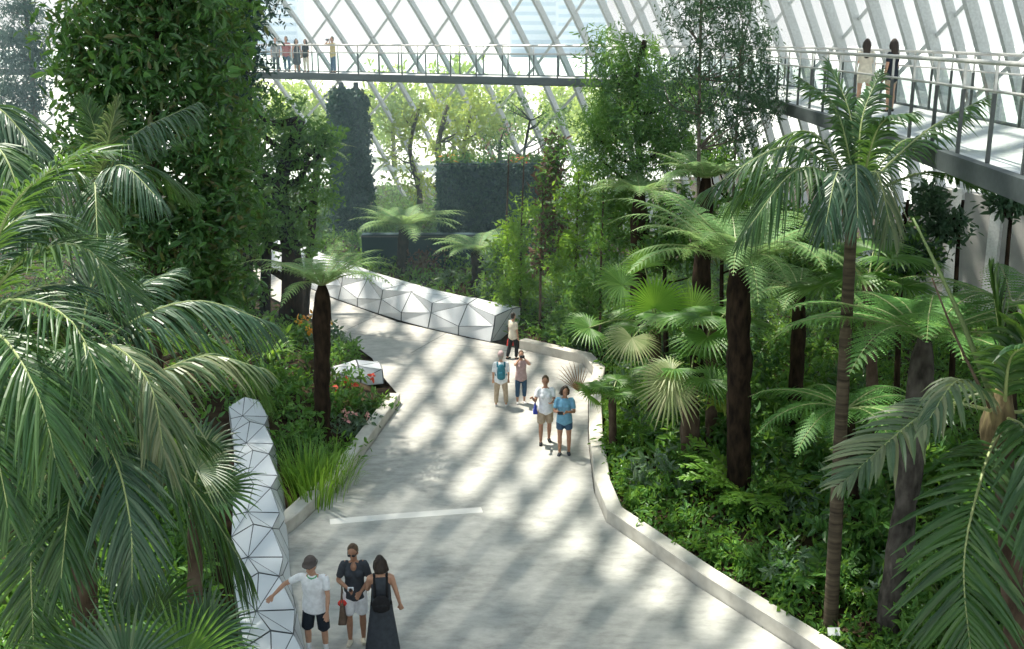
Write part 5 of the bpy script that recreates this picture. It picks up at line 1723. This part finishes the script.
J = person('person in a pale shirt and dark trousers near the end of the white faceted planter', g, -.9, 1.5, dict(top=('cream_cloth', .7, .12), bottom=('black_cloth', 1.9), hair=('hair_dark', 'short'), shoes='black_cloth'), skin='skin', vox=.012,
           legR=((.04, .2, -1), (0, -.05, -1)), legL=((.04, -.15, -1), (0, -.3, -1)))
handbag(J['Larm'][2] - Z * .05, J['fwd'], J['right'], 'red bag in the hand of the person by the white planter', 'red_cloth', .12, .22, .06, .08)

# people on the walkway
def on_deck(px, Yc):
    a = P(px, 74, Yc); return np.array([a[0], a[1], ZD + .0])


def deck_y(px, frac):
    """depth at which the column of pixels px crosses the walkway at a fraction of its width"""
    l = near + outw * DWID * frac
    s_ = l[:, 0] / l[:, 1] - (px - 512) / F / (math.cos(PITCH) + math.sin(PITCH) * (324.5 - 60) / F)
    i = np.nonzero(np.diff(np.sign(s_)))[0][0]
    t_ = s_[i] / (s_[i] - s_[i + 1])
    q = l[i] * (1 - t_) + l[i + 1] * t_
    return q


for px, fr, hd_, h, lab, fit, kw in (
        (276, .5, PI, 1.68, 'person in dark grey clothes at the left end of the visible far walkway', dict(top=('grey_cloth', .8, .12), bottom=('charcoal_cloth', 1.8), hair=('hair_dark', 'short')), {}),
        (287, .6, PI - .3, 1.74, 'person in a dull red shirt and blue jeans on the far walkway', dict(top=('red_shirt', .8, .12), bottom=('jeans_cloth', 1.85), hair=('hair_dark', 'short')), {}),
        (297, .4, PI + .4, 1.62, 'person in a dark outfit with a long skirt on the far walkway', dict(dress=('charcoal_cloth', .45, .02), hair=('hair_dark', 'bob')), {}),
        (306, .5, PI - .6, 1.6, 'person in a black top and pale trousers on the far walkway', dict(top=('black_cloth', .7, .1), bottom=('cream_cloth', 1.8), hair=('hair_dark', 'bob')), {}),
        (333, .45, PI - .9, 1.72, 'person in a yellowish top and jeans raising a camera on the far walkway', dict(top=('yellow_cloth', .7, .12), bottom=('jeans_cloth', 1.85), hair=('hair_brown', 'short')), dict(armR=('local', (.075, .2, 1.53), (.6, .3, -.7)), armL=('local', (-.075, .2, 1.53), (-.6, .3, -.7))))):
    q = deck_y(px, fr)
    J = person(lab, q, hd_, h, fit, vox=.018, **kw)
    if kw:
        gadget((J['Rarm'][2] + J['Larm'][2]) / 2 + J['fwd'] * .06 + Z * .05, J['fwd'], J['right'], 'camera held up by the person in the yellowish top on the far walkway', 'device', .15, .08, .1, 'camera', 'camera')
q = deck_y(866, .55)
person('woman with long dark hair and a cream top on the walkway at right', q, -.2, 1.62, dict(top=('cream_cloth', .6, .16), bottom=('cream_cloth', .6, 1.05), hair=('hair_dark', 'long'), shoes='black_cloth'), vox=.013)
q = deck_y(893, .6)
person('woman with long dark hair in a dark blue top on the walkway at right', q, .7, 1.62, dict(top=('navy_cloth', .6, .16), bottom=('khaki_cloth', .5, 1.05), hair=('hair_dark', 'long'), shoes='black_cloth'), vox=.013, head=(.5, 0))

# ------------------------------------------------------------------ damp haze under the glass
mb = MB()
box(mb, [-12, 50, 13], [34, 0, 0], [0, 21, 0], [0, 0, 13.4])
m_, nt_, out_ = newmat('damp_haze')
vsn = nt_.nodes.new('ShaderNodeVolumeScatter'); vsn.inputs['Color'].default_value = (.62, .9, 1, 1); vsn.inputs['Density'].default_value = .0055; vsn.inputs['Anisotropy'].default_value = .3
nt_.links.new(vsn.outputs[0], out_.inputs['Volume'])
tag(mb.build('haze', m_), 'thin bluish humid haze filling the far half of the glasshouse', 'haze', None, 'stuff')

# ------------------------------------------------------------------ light, sky, camera
sd = Vector((-.57, .5, 1.62)).normalized()
sun = bpy.data.lights.new('sun', 'SUN'); sun.energy = 11.0; sun.angle = math.radians(1.0); sun.color = (1, .94, .82)
so = bpy.data.objects.new('sun', sun); COL.objects.link(so)
so.rotation_euler = sd.to_track_quat('Z', 'Y').to_euler()
w = bpy.data.worlds.new('sky'); SC.world = w; w.use_nodes = True
nt = w.node_tree; nt.nodes.clear()
out = nt.nodes.new('ShaderNodeOutputWorld'); bg = nt.nodes.new('ShaderNodeBackground')
tc = nt.nodes.new('ShaderNodeTexCoord'); sp = nt.nodes.new('ShaderNodeSeparateXYZ'); mr = nt.nodes.new('ShaderNodeMapRange')
nt.links.new(tc.outputs['Generated'], sp.inputs[0]); nt.links.new(sp.outputs[2], mr.inputs[0])
mr.inputs[1].default_value = -.05; mr.inputs[2].default_value = .9
c = ramp(nt, [(1.0, 1.0, .99), (.86, .93, .99), (.62, .78, .95)], mr.outputs[0])
nt.links.new(c, bg.inputs[0]); bg.inputs[1].default_value = 1.15
nt.links.new(bg.outputs[0], out.inputs[0])

cam = bpy.data.cameras.new('camera'); co = bpy.data.objects.new('camera', cam); COL.objects.link(co)
cam.sensor_width = 36; cam.lens = 36 * F / 1024; cam.clip_end = 3000; cam.clip_start = .1
co.location = (0, 0, HC); co.rotation_euler = (PI / 2 - PITCH, 0, 0)
SC.camera = co
vs = SC.view_settings
vs.view_transform = 'Standard'; vs.look = 'None'; vs.gamma = 1; vs.exposure = 0; vs.use_curve_mapping = False
cy = SC.cycles
cy.use_denoising = True
cy.max_bounces = 8; cy.transparent_max_bounces = 24; cy.transmission_bounces = 6; cy.diffuse_bounces = 4; cy.glossy_bounces = 3
cy.sample_clamp_indirect = 4
